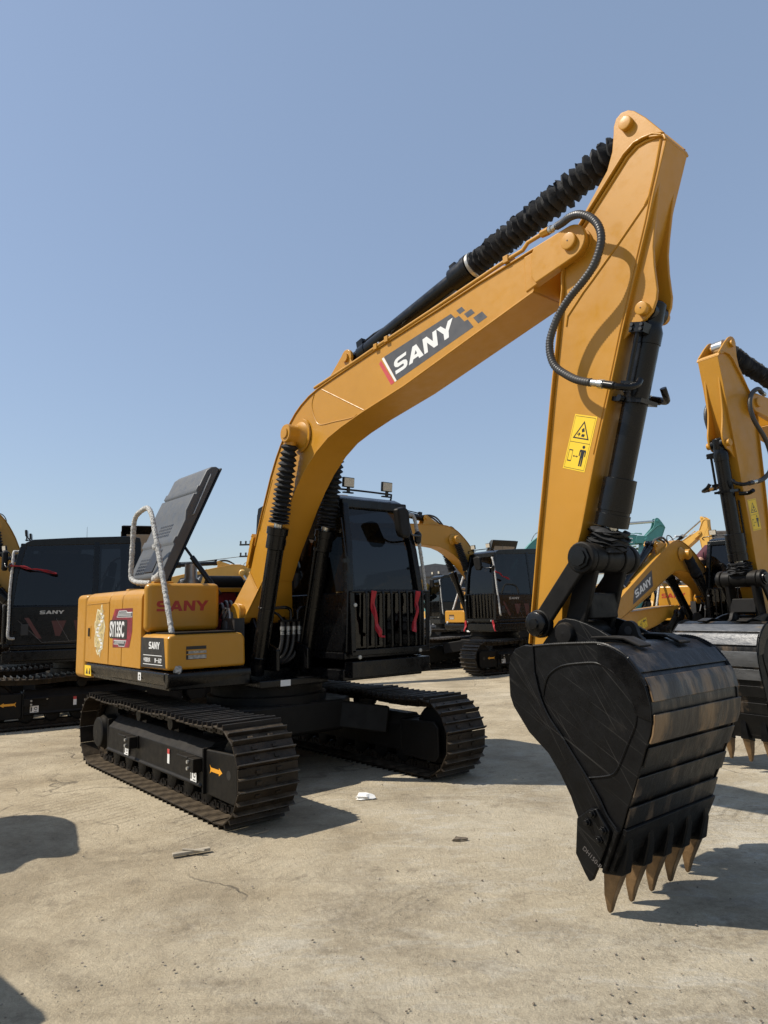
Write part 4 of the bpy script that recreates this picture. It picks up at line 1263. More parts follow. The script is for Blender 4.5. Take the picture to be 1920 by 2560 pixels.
    if decals:
        y = YB - 0.1588
        Dm = lambda l: frame((0, y - l, 0), (1, 0, 0), (0, 0, 1))
        nb = link('name_band', flatmesh('bandg', [[(2.245, 3.585), (3.012, 3.683), (3.055, 3.636), (3.092, 3.640), (3.143, 3.580), (3.176, 3.583), (3.229, 3.510), (2.395, 3.345)], [(3.067, 3.688), (3.122, 3.698), (3.154, 3.660), (3.100, 3.650)], [(3.142, 3.636), (3.213, 3.649), (3.246, 3.608), (3.174, 3.596)], [(3.228, 3.578), (3.313, 3.595), (3.359, 3.538), (3.273, 3.520)]], 'decalgrey'), bo, Dm(0))
        link('name_stripe', flatmesh('bandw', [[(2.217, 3.578), (2.243, 3.582), (2.393, 3.345), (2.373, 3.340)]], 'white'), nb, Matrix.Translation((0, 0, 0.0005)))
        link('name_stripe', flatmesh('bandr', [[(2.205, 3.567), (2.365, 3.338), (2.324, 3.328), (2.182, 3.542)]], 'decalred'), nb, Matrix.Translation((0, 0, 0.0005)))
        if 'sanyb' not in MESH:
            sany('sanyb', 0.1244, 'white')
        c, s_ = math.cos(R(10.87)), math.sin(R(10.87))
        link('maker_lettering', MESH['sanyb'], nb, frame((2.386, 3.397, 0.001), (c, s_, 0), (-s_, c, 0)))
        # the same band on the far side
        mm = frame((0, YB + 0.1588, 0), (-1, 0, 0), (0, 0, 1))
        nb2 = link('name_band', flatmesh('bandg2', [[(-a, c) for a, c in [(2.245, 3.585), (3.012, 3.683), (3.229, 3.510), (2.395, 3.345)]][::-1]], 'decalgrey'), bo, mm)
        link('maker_lettering', MESH['sanyb'], nb2, frame((-3.06, 3.53, 0.001), (c, -s_, 0), (s_, c, 0)))

    # ---- arm
    back = [(4.671, 4.162), (4.62, 4.196), (4.56, 4.206), (4.506, 4.205), (4.44, 4.172), (4.199, 3.955), (4.08, 3.85), (4.0, 3.74), (3.966, 3.60), (3.964, 3.52), (3.941, 3.404), (3.833, 2.84), (3.733, 2.284), (3.665, 1.915), (3.565, 1.317), (3.53, 1.16)]
    front = [(3.60, 1.07), (3.68, 1.09), (3.76, 1.22), (3.80, 1.45), (3.815, 1.60), (3.872, 1.742), (3.969, 1.995), (4.036, 2.22), (4.103, 2.44), (4.22, 2.784), (4.326, 3.11), (4.415, 3.37), (4.478, 3.546), (4.541, 3.72), (4.582, 3.851), (4.647, 4.03), (4.690, 4.150)]
    AW = 0.112
    def arm_box():
        mb = MB()
        mb.prism(back + front, YB - AW, YB + AW)
        mb.strip(back[:-1], YB - AW - 0.024, YB + AW + 0.024, -0.014)
        mb.strip([(3.815, 1.60)] + front[5:], YB - AW - 0.006, YB + AW + 0.006, -0.012)
        mb.strip([(4.700, 4.130), (4.690, 4.165), (4.60, 4.205)], YB - AW - 0.02, YB + AW + 0.02, 0.014)
        return mb
    ar = part('arm', 'arm', arm_box, 'yellow', root, A, 0.004, 1)
    for s in (-1, 1):
        y = YB + s * (AW - 0.004)
        part('arm_ear', f'aear{s}', lambda: MB().prism([(4.690, 4.172), (4.589, 4.325), (4.522, 4.408), (4.487, 4.434), (4.442, 4.444), (4.405, 4.425), (4.386, 4.383), (4.381, 4.336), (4.364, 4.232), (4.323, 4.133), (4.202, 4.003), (4.095, 3.885), (4.199, 3.965), (4.44, 4.18), (4.506, 4.212), (4.62, 4.20)], *sorted((y, y + s * 0.022))), 'yellow', ar, None, 0.006)
        part('cylinder_ear', f'bcear{s}', lambda: MB().prism([(4.640, 4.02), (4.60, 3.82), (4.568, 3.66), (4.552, 3.56), (4.549, 3.45), (4.553, 3.361), (4.556, 3.301), (4.546, 3.245), (4.517, 3.185), (4.470, 3.150), (4.41, 3.138), (4.30, 3.06), (4.40, 3.36)], *sorted((YB + s * 0.070, YB + s * 0.092))), 'yellow', ar, None, 0.006)
    part('pin', 'pinACr', lambda: MB().lathe((4.475, YB - 0.165, 4.345), (0, 1, 0), [(0, 0.0), (0.001, 0.034), (0.005, 0.040), (0.325, 0.040), (0.33, 0.0)], 24), 'yellow', ar)
    part('pin', 'pinBC', lambda: MB().lathe((4.470, YB - 0.135, 3.212), (0, 1, 0), [(0, 0.0), (0.001, 0.032), (0.005, 0.038), (0.265, 0.038), (0.27, 0.0)], 24), 'yellow', ar)
    part('pin_dot', 'pinds', lambda: MB().cyl((4.470, YB - 0.1365, 3.212), (4.470, YB - 0.133, 3.212), 0.004, n=8), 'decalblack', ar)
    part('weld_bead', 'aweld', lambda: MB().tube([(x, YB - AW - 0.001, z) for x, z in [(4.66, 4.150), (4.618, 4.006), (4.565, 3.855), (4.535, 3.815)]], 0.008, 6).tube([(x, YB - AW - 0.001, z) for x, z in [(4.545, 3.822), (4.342, 3.648), (4.165, 3.504), (4.097, 3.452), (3.975, 3.340), (3.96, 3.28)]], 0.006, 6)
         .tube([(x - 0.012, YB - AW - 0.001, z) for x, z in front[8:15]], 0.004, 6)
         .tube([(x + 0.012, YB - AW - 0.003, z - 0.016) for x, z in back[1:7]], 0.008, 6), 'yellow', ar)
    part('arm_boss', 'aboss', lambda: MB().lathe((P1[0], YB - AW - 0.018, P1[1]), (0, 1, 0), [(0, 0.105), (2 * AW + 0.036, 0.105)], 28), 'yellow', ar)
    if decals:
        y = YB - AW - 0.0012
        st = link('warning_sticker', flatmesh('wst', [[(3.985, 2.709), (4.136, 2.655), (4.023, 2.338), (3.871, 2.392)][::-1]], 'decalyellow'), ar, frame((0, y, 0), (1, 0, 0), (0, 0, 1)))
        o = Vector((3.871, 2.392))
        ex = Vector((0.152, -0.054)).normalized()
        ey = Vector((-ex.y, ex.x))
        fm = frame((o.x, o.y, 0.0006), (ex.x, ex.y, 0), (ey.x, ey.y, 0))
        W_, H_ = 0.161, 0.336
        def ringp(pts, t):
            cx = sum(p[0] for p in pts) / len(pts)
            cz = sum(p[1] for p in pts) / len(pts)
            inn = [(cx + (a - cx) * t, cz + (c - cz) * t) for a, c in pts]
            return [[pts[i], pts[(i + 1) % len(pts)], inn[(i + 1) % len(pts)], inn[i]] for i in range(len(pts))]
        pr = ringp([(0.008, 0.008), (W_ - 0.008, 0.008), (W_ - 0.008, H_ - 0.008), (0.008, H_ - 0.008)], 0.984)
        pr += [[(0.008, 0.168), (W_ - 0.008, 0.168), (W_ - 0.008, 0.171), (0.008, 0.171)]]
        pr += ringp([(0.022, 0.192), (0.139, 0.192), (0.0805, 0.303)], 0.80)
        pr += [[(0.060, 0.205), (0.072, 0.222), (0.058, 0.232)], [(0.078, 0.208), (0.100, 0.206), (0.104, 0.222), (0.084, 0.224)], [(0.080, 0.232), (0.098, 0.240), (0.088, 0.262), (0.074, 0.250)], [(0.05, 0.214), (0.058, 0.216), (0.052, 0.228)]]
        pr += ringp([(0.018, 0.050), (0.046, 0.050), (0.046, 0.122), (0.018, 0.122)], 0.82)
        pr += [[(0.052, 0.085), (0.062, 0.092), (0.062, 0.087), (0.080, 0.087), (0.080, 0.092), (0.090, 0.085), (0.080, 0.078), (0.080, 0.083), (0.062, 0.083), (0.062, 0.078)]]
        pr += [[(0.117 + 0.010 * math.cos(a * R(30)), 0.147 + 0.010 * math.sin(a * R(30))) for a in range(12)]]
        pr += [[(0.098, 0.130), (0.136, 0.130), (0.140, 0.122), (0.140, 0.090), (0.134, 0.090), (0.132, 0.118), (0.129, 0.118), (0.129, 0.030), (0.119, 0.030), (0.118, 0.080), (0.116, 0.080), (0.115, 0.030), (0.105, 0.030), (0.105, 0.118), (0.102, 0.118), (0.100, 0.090), (0.094, 0.090), (0.094, 0.122)]]
        link('warning_symbol', flatmesh('wsy', pr, 'decalblack'), st, fm)
        st2 = link('warning_sticker', flatmesh('wst2', [[(-a, c) for a, c in [(3.985, 2.709), (4.136, 2.655), (4.023, 2.338), (3.871, 2.392)]]], 'decalyellow'), ar, frame((0, YB + AW + 0.0012, 0), (-1, 0, 0), (0, 0, 1)))
        e2 = Vector((ex.x, -ex.y))
        link('warning_symbol', MESH['wsy'], st2, frame((-o.x - 0.152, o.y - 0.054, 0.0006), (e2.x, e2.y, 0), (-e2.y, e2.x, 0)))

    # ---- cylinders
    def cyl_mtx(p, q, y):
        d = Vector((q[0] - p[0], 0, q[1] - p[1]))
        L = d.length
        z = d.normalized()
        yv = Vector((0, 1, 0))
        x = yv.cross(z)
        m = Matrix.Identity(4)
        for i, v in enumerate((x, yv, z)):
            m[0][i], m[1][i], m[2][i] = v
        m.translation = Vector((p[0], y, p[1]))
        return m, L

    def at(mtx, p):
        v = mtx @ Vector((p[0], 0, p[1]))
        return (v.x, v.z)

    def bellows(t0, t1, r0, r1, rmin, folds, squash, jit, tilt=0.0):
        prof = []
        random.seed(int(t1 * 1000))
        for k in range(folds + 1):
            u = k / folds
            t = t0 + (t1 - t0) * (u ** squash)
            u2 = min(1, (k + 0.5) / folds)
            tm = t0 + (t1 - t0) * (u2 ** squash)
            rr = r0 + (r1 - r0) * u
            prof.append((t, rmin * (1 + random.uniform(-.08, .08))))
            if k < folds:
                prof.append((tm - 0.003, rr * (1 + random.uniform(-.07, .07))))
                prof.append((tm + 0.003, rr * (1 + random.uniform(-.07, .07))))
        return MB().lathe((0, 0, 0), (0, 0, 1), prof, 18, jit)

    # boom cylinders
    bpt = at(B, BP)
    for s in (-1, 1):
        m_, L = cyl_mtx((0.40, 1.02), bpt, YB + s * 0.27)
        kl = f'{L:.2f}'
        c_ = part('boom_cylinder', 'bcyl', lambda: MB().lathe((0, 0, 0.0), (0, 0, 1), [(-0.06, 0.05), (-0.05, 0.07), (0.05, 0.07), (0.07, 0.066), (0.12, 0.076), (0.13, 0.068), (0.58, 0.068), (0.582, 0.075), (0.60, 0.075), (0.602, 0.070), (1.16, 0.070), (1.17, 0.090), (1.30, 0.090), (1.305, 0.101), (1.37, 0.101), (1.375, 0.085)], 24), 'black', root, m_)
        part('cylinder_pipe', f'bcp{s}', lambda: MB().tube([(0.0, s * -0.085, 0.20), (0.0, s * -0.085, 1.22)], 0.012, 8).box(-0.02, 0.02, *sorted((s * -0.06, s * -0.10)), 1.20, 1.26), 'black', c_)
        part('rod', 'brod' + kl, lambda: MB().cyl((0, 0, 1.37), (0, 0, L - 0.02), 0.040), 'chrome', c_)
        if not bare: part('bellows', 'bbel' + kl, lambda: bellows(1.41, L - 0.10, 0.100, 0.080, 0.054, 17, 1.25, 0.05), 'fabric', c_)
        part('rod_eye', 'breye' + kl, lambda: MB().lathe((0, -0.075, L), (0, 1, 0), [(0, 0.060), (0.0, 0.078), (0.012, 0.086), (0.138, 0.086), (0.15, 0.078), (0.15, 0.060)], 26).lathe((0, -0.088, L), (0, 1, 0), [(0, 0.0), (0.001, 0.046), (0.006, 0.050), (0.17, 0.050), (0.176, 0.0)], 22).cyl((0, 0, L - 0.10), (0, 0, L - 0.06), 0.055), 'yellow', c_)
    # arm cylinder
    m_, L = cyl_mtx(at(B, AC), at(A, (4.475, 4.345)), YB)
    kl = f'{L:.2f}'
    ext = max(L - 0.13, 1.6)
    c_ = part('arm_cylinder', 'acyl', lambda: MB().lathe((0, 0, 0), (0, 0, 1), [(-0.065, 0.05), (-0.05, 0.065), (0.05, 0.065), (0.07, 0.06), (0.10, 0.074), (0.20, 0.074), (0.202, 0.069), (1.28, 0.069), (1.285, 0.095), (1.42, 0.098), (1.425, 0.105), (1.47, 0.105), (1.475, 0.08)], 24)
              .box(-0.13, -0.06, -0.03, 0.03, 0.08, 0.16).box(-0.10, -0.06, -0.06, 0.06, 1.30, 1.36), 'black', root, m_)
    part('cylinder_pipe', 'acp', lambda: MB().tube([(-0.095, 0.0, 0.14), (-0.095, 0.0, 0.3), (-0.085, 0.03, 0.5), (-0.085, 0.03, 1.32)], 0.013, 8), 'black', c_)
    part('rod', 'arod' + kl, lambda: MB().cyl((0, 0, 1.47), (0, 0, L - 0.02), 0.042).lathe((0, -0.06, L), (0, 1, 0), [(0, 0.075), (0.12, 0.075)], 20), 'chrome', c_)
    if not bare: part('bellows', 'abel' + kl, lambda: bellows(1.50, ext, 0.090, 0.104, 0.064, 24, 1.12, 0.08), 'fabric', c_)
    part('bellows_tie', 'atie', lambda: MB().lathe((0, 0, 1.475), (0, 0, 1), [(0, 0.09), (0.005, 0.10), (0.03, 0.10), (0.035, 0.09)], 20), 'zinc', c_)
    # bucket cylinder
    m_, L = cyl_mtx((4.470, 3.212), (4.050, 1.822), YB)
    c_ = part('bucket_cylinder', 'kcyl', lambda: MB().lathe((0, 0, 0), (0, 0, 1), [(-0.068, 0.05), (-0.05, 0.068), (0.05, 0.068), (0.07, 0.064), (0.11, 0.078), (0.18, 0.078), (0.182, 0.073), (0.965, 0.073), (0.97, 0.096), (1.16, 0.098), (1.162, 0.093), (1.18, 0.093), (1.182, 0.100), (1.255, 0.099), (1.26, 0.07)], 28)
              .lathe((0, -0.07, 0), (0, 1, 0), [(0, 0.06), (0.14, 0.06)], 20), 'black', ar, m_)
    part('cylinder_pipe', 'kcp', lambda: MB().tube([(0.0, -0.115, 0.12), (0.0, -0.115, 0.42), (0.0, -0.125, 0.48)], 0.013, 8).box(-0.045, 0.045, -0.135, -0.06, 0.08, 0.135).box(-0.03, 0.03, -0.14, -0.07, 0.415, 0.445)
         .tube([(0.085, 0.06, 0.62), (0.09, 0.06, 1.1)], 0.010, 8).box(-0.09, 0.10, -0.09, 0.09, 0.50, 0.525).tube([(0.06, 0.09, 0.55), (0.10, 0.17, 0.56), (0.08, 0.24, 0.54)], 0.022, 10, 0.02)
         .lathe((0.03, -0.09, 0.51), (0.3, -1, 0), [(0, 0.02), (0.03, 0.02)], 8), 'black', c_)
    for x in (-0.03, 0.03):
        for z in (0.095, 0.12):
            part('pipe_bolt', 'kpb', lambda: MB().cyl((0, -0.136, 0), (0, -0.146, 0), 0.010, n=8), 'decalblack', c_, Matrix.Translation((x, 0, z)))
    part('rod', 'krod', lambda: MB().cyl((0, 0, 1.25), (0, 0, L - 0.01), 0.045), 'chrome', c_)
    part('bellows', 'kbel', lambda: bellows(1.275, 1.395, 0.115, 0.112, 0.085, 7, 1.0, 0.11), 'fabric', c_)
    part('rod_eye', 'keye', lambda: MB().lathe((0, -0.205, L), (0, 1, 0), [(0, 0.05), (0.0, 0.075), (0.12, 0.078), (0.13, 0.086), (0.28, 0.086), (0.29, 0.078), (0.41, 0.075), (0.41, 0.05)], 24), 'darkframe', c_)

    # ---- linkage and bucket (turn with the arm)
    LP, IP, HP, KP = (4.050, 1.822), (3.725, 1.446), (3.905, 1.389), (3.635, 1.165)
    for s in (-1, 1):
        y = YB + s * 0.225
        lk = part('idler_link', f'ilk{s}', lambda: MB().bar((IP[0], y, IP[1]), (LP[0], y, LP[1]), 0.035, 0.115).lathe((LP[0], y - 0.025, LP[1]), (0, 1, 0), [(0, 0.092), (0.05, 0.092)], 24).lathe((IP[0], y - 0.025, IP[1]), (0, 1, 0), [(0, 0.085), (0.05, 0.085)], 24), 'darkframe', ar, None, 0.012)
        part('pin', f'ilp{s}', lambda: MB().lathe((IP[0], y + s * 0.02, IP[1]), (0, s, 0), [(0, 0.075), (0.03, 0.075), (0.04, 0.065), (0.045, 0.035), (0.055, 0.03), (0.056, 0.0)], 24), 'black', lk)
        part('pin', f'ilq{s}', lambda: MB().lathe((LP[0], y + s * 0.02, LP[1]), (0, s, 0), [(0, 0.07), (0.022, 0.068), (0.023, 0.05), (0.035, 0.05), (0.036, 0.0)], 8), 'black', lk)
    def hlink():
        mb = MB()
        for s in (-1, 1):
            y = YB + s * 0.145
            mb.bar((LP[0], y, LP[1]), (HP[0], y, HP[1]), 0.045, 0.13)
            mb.lathe((LP[0], y - 0.05, LP[1]), (0, 1, 0), [(0, 0.088), (0.10, 0.088)], 22)
        mb.box(3.93, 4.03, YB - 0.14, YB + 0.14, 1.47, 1.62)
        mb.lathe((HP[0], YB - 0.19, HP[1]), (0, 1, 0), [(0, 0.075), (0.38, 0.075)], 22)
        return mb
    part('bucket_link', 'hlink', hlink, 'darkframe', ar, None, 0.010)

    Yn = YB - 0.4725
    side = [(3.857, 1.329), (4.012, 1.343), (4.203, 1.353), (4.276, 1.354), (4.345, 1.341), (4.435, 1.294), (4.502, 1.214), (4.533, 1.152), (4.553, 1.061), (4.552, 0.991), (4.535, 0.919), (4.510, 0.86), (4.474, 0.764), (4.454, 0.716), (4.410, 0.605), (4.386, 0.555), (4.343, 0.441), (4.245, 0.235), (4.205, 0.235), (4.15, 0.36), (4.102, 0.449), (4.061, 0.555), (4.002, 0.66), (3.929, 0.757), (3.805, 0.853), (3.702, 0.985), (3.680, 1.043), (3.678, 1.20), (3.695, 1.262), (3.735, 1.310), (3.80, 1.334)]
    shell = [(3.90, 1.325), (4.012, 1.335), (4.203, 1.345), (4.276, 1.346), (4.345, 1.333), (4.430, 1.288), (4.497, 1.209), (4.528, 1.148), (4.546, 1.061), (4.545, 0.991), (4.529, 0.922), (4.504, 0.863), (4.468, 0.767), (4.448, 0.719), (4.404, 0.608), (4.380, 0.558), (4.337, 0.444), (4.240, 0.24)]
    bk = part('bucket', 'bshell', lambda: MB().strip(shell, YB - 0.455, YB + 0.455, -0.022), 'wear', ar, None, 0.003, 1)
    for s in (-1, 1):
        y = YB + s * 0.4725
        sp = part('side_plate', f'bside{s}', lambda: MB().prism(side, *sorted((y, y - s * 0.018))), 'bucket', bk, None, 0.004, 1)
        part('side_bar', f'bbar{s}', lambda: MB().prism([(3.861, 1.330), (3.864, 1.181), (3.892, 1.06), (3.945, 0.953), (4.018, 0.866), (4.087, 0.775), (4.171, 0.667), (4.235, 0.575), (4.275, 0.501), (4.325, 0.445), (4.245, 0.237), (4.205, 0.237), (4.15, 0.36), (4.102, 0.449), (4.061, 0.555), (4.002, 0.66), (3.929, 0.757), (3.805, 0.853), (3.702, 0.985), (3.680, 1.043), (3.678, 1.20), (3.695, 1.262), (3.735, 1.310), (3.80, 1.332)], *sorted((y, y + s * 0.012))), 'bucket', sp, None, 0.004, 1)
        yw = y + s * 0.002
        part('weld_bead', f'bwl{s}', lambda: MB().tube([(x, yw + s * 0.008, z) for x, z in [(3.863, 1.181), (3.892, 1.06), (3.945, 0.953), (4.018, 0.866), (4.087, 0.775), (4.171, 0.667), (4.235, 0.575), (4.275, 0.501), (4.325, 0.445)]], 0.007, 6, 0.008, 0.2)
             .tube([(x, yw, z) for x, z in [(4.171, 0.665), (4.287, 0.693), (4.335, 0.722), (4.375, 0.79), (4.415, 0.87), (4.457, 0.953), (4.468, 1.011), (4.452, 1.081), (4.415, 1.151), (4.352, 1.214), (4.268, 1.251), (4.158, 1.246), (4.043, 1.226), (3.96, 1.178), (3.926, 1.119), (3.91, 1.06)]], 0.0055, 6, 0.008, 0.15)
             .tube([(x, y, z) for x, z in side[0:8]], 0.007, 6, 0.007, 0.25), 'bucket', sp)
        part('heel_patch', f'bhp{s}', lambda: MB().prism([(4.270, 1.253), (4.352, 1.216), (4.415, 1.153), (4.452, 1.083), (4.470, 1.008), (4.55, 0.985), (4.551, 1.061), (4.531, 1.150), (4.500, 1.212), (4.433, 1.292), (4.344, 1.339), (4.276, 1.352)], *sorted((y, y + s * 0.008))), 'black', sp, None, 0.003, 1)
        part('corner_plate', f'bcp_{s}', lambda: MB().prism([(4.343, 0.441), (4.325, 0.455), (4.235, 0.23), (4.245, 0.222)], *sorted((y - s * 0.02, y + s * 0.03))), 'bucket', sp, None, 0.003, 1)
        # bolt-on side cutter
        yc = y + s * 0.014
        ct = part('side_cutter', f'bct{s}', lambda: MB().prism([(4.112, 0.462), (4.200, 0.527), (4.232, 0.531), (4.300, 0.437), (4.290, 0.395), (4.253, 0.312), (4.186, 0.180), (4.166, 0.166), (4.140, 0.202), (4.092, 0.285)], *sorted((yc, yc + s * 0.026))), 'bucket', bk, None, 0.006)
        for bx, bz in ((4.215, 0.505), (4.183, 0.458), (4.272, 0.437), (4.245, 0.386)):
            part('bolt', f'bolt{s}', lambda: MB().cyl((0, 0, 0), (0, s * 0.016, 0), 0.021, n=6).cyl((0, s * 0.016, 0), (0, s * 0.032, 0), 0.013, n=10), 'black', ct, Matrix.Translation((bx, yc + s * 0.026, bz)), 0.002, 1)
        cm = frame((4.135, yc - 0.0265, 0.318), (0.8, 0, -0.6), (0.6, 0, 0.8)) if s < 0 else frame((4.24, yc + 0.0265, 0.24), (-0.8, 0, 0.6), (0.6, 0, 0.8))
        link('casting_mark', text_mesh('cast1', 'DH150-R', 0.034, 'dim', 0.95), ct, cm)
        part('bucket_ear', f'bear{s}', lambda: MB().prism([(3.55, 1.12), (3.60, 1.07), (3.70, 1.08), (4.0, 1.30), (4.30, 1.30), (4.32, 1.336), (4.196, 1.376), (4.12, 1.415), (4.047, 1.446), (3.97, 1.470), (3.904, 1.478), (3.856, 1.463), (3.818, 1.425), (3.727, 1.323), (3.60, 1.25)], *sorted((YB + s * 0.195, YB + s * 0.225))), 'bucket', bk, None, 0.006)
        part('pin', f'bpin{s}', lambda: MB().lathe((HP[0], YB + s * 0.225, HP[1]), (0, s, 0), [(0, 0.066), (0.02, 0.064), (0.032, 0.055), (0.034, 0.02), (0.037, 0.0)], 24), 'darkframe', bk)
        part('pin', f'bpik{s}', lambda: MB().lathe((KP[0], YB + s * 0.225, KP[1]), (0, s, 0), [(0, 0.066), (0.03, 0.06), (0.031, 0.0)], 24), 'darkframe', bk)
        part('ear_footing', f'bft{s}', lambda: MB().strip([(4.395, 1.322), (4.30, 1.362), (4.18, 1.366), (4.10, 1.362)], YB + s * 0.16, YB + s * 0.27, -0.014), 'darkframe', bk, None, 0.003, 1)
    part('lifting_lug', 'lug', lambda: MB().prism([(4.085, 1.345), (4.112, 1.385), (4.128, 1.425)] + arc(4.182, 1.405, 0.052, 160, 5, 8) + [(4.245, 1.375), (4.275, 1.350)], YB - 0.018, YB + 0.018), 'darkframe', bk, None, 0.005)
    part('lug_hole', 'lugh', lambda: MB().cyl((4.182, YB - 0.0195, 1.402), (4.182, YB + 0.0195, 1.402), 0.024, n=16), 'decalblack', bk)
    bands = [('wear', [(4.20, 1.352), (4.276, 1.354), (4.345, 1.341), (4.415, 1.305)], 0.000), ('wear', [(4.437, 1.291), (4.502, 1.213)], 0.006), ('rustband', [(4.515, 1.187), (4.536, 1.148), (4.552, 1.075)], 0.012), ('rustband', [(4.556, 1.018), (4.553, 0.985), (4.540, 0.922), (4.522, 0.880)], 0.012),
             ('wear', [(4.512, 0.858), (4.474, 0.760)], 0.010), ('wear', [(4.450, 0.708), (4.413, 0.610)], 0.010), ('wear', [(4.388, 0.556), (4.350, 0.455)], 0.012), ('bucket', [(4.352, 0.452), (4.252, 0.232)], 0.022)]
    gb = paint.get('_greyband') if paint else False
    for k, (mm_, pth, th) in enumerate(bands):
        if th:
            kk = 'greyband' if gb and k < 5 else mm_
            part('wear_strip', f'wear{k}{kk}', lambda: MB().strip(pth, YB - 0.462 - 0.006 * (k % 2), YB + 0.462 + 0.006 * (k % 2), th), kk, bk, None, 0.003, 1)
    for k in range(5):
        y = YB + 0.80 * (-0.5 + k / 4)
        mt = Matrix.Translation((0, y, 0))
        def adapter():
            mb = MB()
            pr = [((4.345, 0.42), 0.020), ((4.345, 0.33), 0.030), ((4.315, 0.21), 0.043), ((4.195, 0.195), 0.043), ((4.215, 0.28), 0.040), ((4.262, 0.36), 0.025)]
            vs = [(p[0], s * w, p[1]) for s in (-1, 1) for p, w in pr]
            n = len(pr)
            return mb.add(vs, [tuple(range(n)), tuple(range(2 * n - 1, n - 1, -1))] + [(i, (i + 1) % n, n + (i + 1) % n, n + i) for i in range(n)])
        ad = part('tooth_adapter', 'adp', adapter, 'bucket', bk, mt, 0.010)
        def tooth():
            pr = [((4.300, 0.215), 0.036), ((4.200, 0.20), 0.036), ((4.189, 0.09), 0.028), ((4.194, 0.012), 0.016), ((4.203, 0.0), 0.012), ((4.214, 0.006), 0.014), ((4.238, 0.08), 0.025), ((4.274, 0.16), 0.033)]
            vs = [(p[0], s * w, p[1]) for s in (-1, 1) for p, w in pr]
            n = len(pr)
            return MB().add(vs, [tuple(range(n)), tuple(range(2 * n - 1, n - 1, -1))] + [(i, (i + 1) % n, n + (i + 1) % n, n + i) for i in range(n)])
        part('tooth', 'tooth', tooth, 'tooth', bk, mt, 0.009)
        part('tooth_pin', 'tpin', lambda: MB().cyl((4.262, -0.046, 0.228), (4.262, 0.046, 0.228), 0.016, n=10), 'darkframe', bk, mt)
    PAINT = {}
    return root


# ---------------------------------------------------------------- the yard
def build_ground():
    # one sheet to the horizon, finer near the camera, with a little unevenness
    xs = [-1500, -400, -120, -60, -30] + [-20 + i * 0.5 for i in range(0, 97)] + [35, 60, 120, 400, 1500]
    ys = [-1500, -300, -60, -20, -8] + [-4 + i * 0.5 for i in range(0, 81)] + [45, 60, 90, 150, 400, 1500]
    v, f = [], []
    for y in ys:
        for x in xs:
            z = 0.0
            if -20 < x < 28 and -4 < y < 36:
                z = 0.012 * mnoise.noise(Vector((x * 0.35, y * 0.35, 3.1))) - 0.006
            v.append((x, y, z))
    nx = len(xs)
    for j in range(len(ys) - 1):
        for i in range(nx - 1):
            f.append((j * nx + i, j * nx + i + 1, (j + 1) * nx + i + 1, (j + 1) * nx + i))
    me = bpy.data.meshes.new('ground')
    me.from_pydata(v, [], f)
    me.materials.append(ground_material())
    me.shade_smooth()
    tag(link('ground', me), kind='structure')


build_ground()

mainx = excavator('ochre excavator with foam-wrapped handrail and bucket standing teeth down in front', (-1.2364, 7.3262), -50.0, main=True, cat='excavator', side_print=True)
left = excavator('black cab excavator beside the ochre one, door side out, red ribbon on its rail', (-4.86, 11.68), 200, under=212, dboom=-34, darm=80, group='excavators parked in the yard')
farleft = excavator('excavator behind the black cab at the left edge, only its raised boom showing', (-7.1, 14.0), 233, dboom=8, darm=30, group='excavators parked in the yard')
mid = excavator('excavator behind the ochre one, light grey windscreen and red ribbons under its cab', (2.79, 18.4), 215, S=1.08, dboom=-9, darm=62, group='excavators parked in the yard')
right = excavator('excavator at the right edge with its arm upright and grey worn bucket', (7.13, 9.21), 212, S=0.95, dboom=0.3, darm=9.2, paint={'_greyband': True}, group='excavators parked in the yard')
low = excavator('excavator with its boom lowered flat, behind the upright arm with the grey bucket', (7.12, 15.2), 224, S=1.05, dboom=-33, darm=-50, hood_open=False, group='excavators parked in the yard')
teal = excavator('teal excavator standing far back behind the lowered boom', (4.95, 30.0), 0, S=1.4, dboom=-10, darm=8, paint={'yellow': M['teal']}, shoes=False, side_print=False, decals=False, bare=True, group='excavators parked in the yard')
for o_ in teal.children:
    if o_.name.split('.')[0] == 'boom':
        link('maker_lettering', text_mesh('kob', 'KOBELCO', 0.21, 'white', 1.1, 0.005), o_, frame((2.85, YB - 0.1595, 3.50), (0.99, 0, 0.13), (-0.13, 0, 0.99)))
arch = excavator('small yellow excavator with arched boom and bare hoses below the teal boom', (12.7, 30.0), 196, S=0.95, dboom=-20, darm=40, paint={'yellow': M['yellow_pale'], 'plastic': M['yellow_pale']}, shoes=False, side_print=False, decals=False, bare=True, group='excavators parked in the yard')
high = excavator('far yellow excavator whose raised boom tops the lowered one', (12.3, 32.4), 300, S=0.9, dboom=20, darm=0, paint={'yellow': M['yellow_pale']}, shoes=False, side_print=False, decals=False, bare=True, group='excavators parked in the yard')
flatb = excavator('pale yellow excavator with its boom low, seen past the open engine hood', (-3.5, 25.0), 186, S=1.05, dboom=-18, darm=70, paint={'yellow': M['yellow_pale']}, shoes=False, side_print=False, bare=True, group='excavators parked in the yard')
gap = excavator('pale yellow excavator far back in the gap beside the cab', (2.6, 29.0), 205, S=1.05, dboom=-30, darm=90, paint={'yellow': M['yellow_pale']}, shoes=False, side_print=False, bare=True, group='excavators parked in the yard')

bpy.context.view_layer.update()


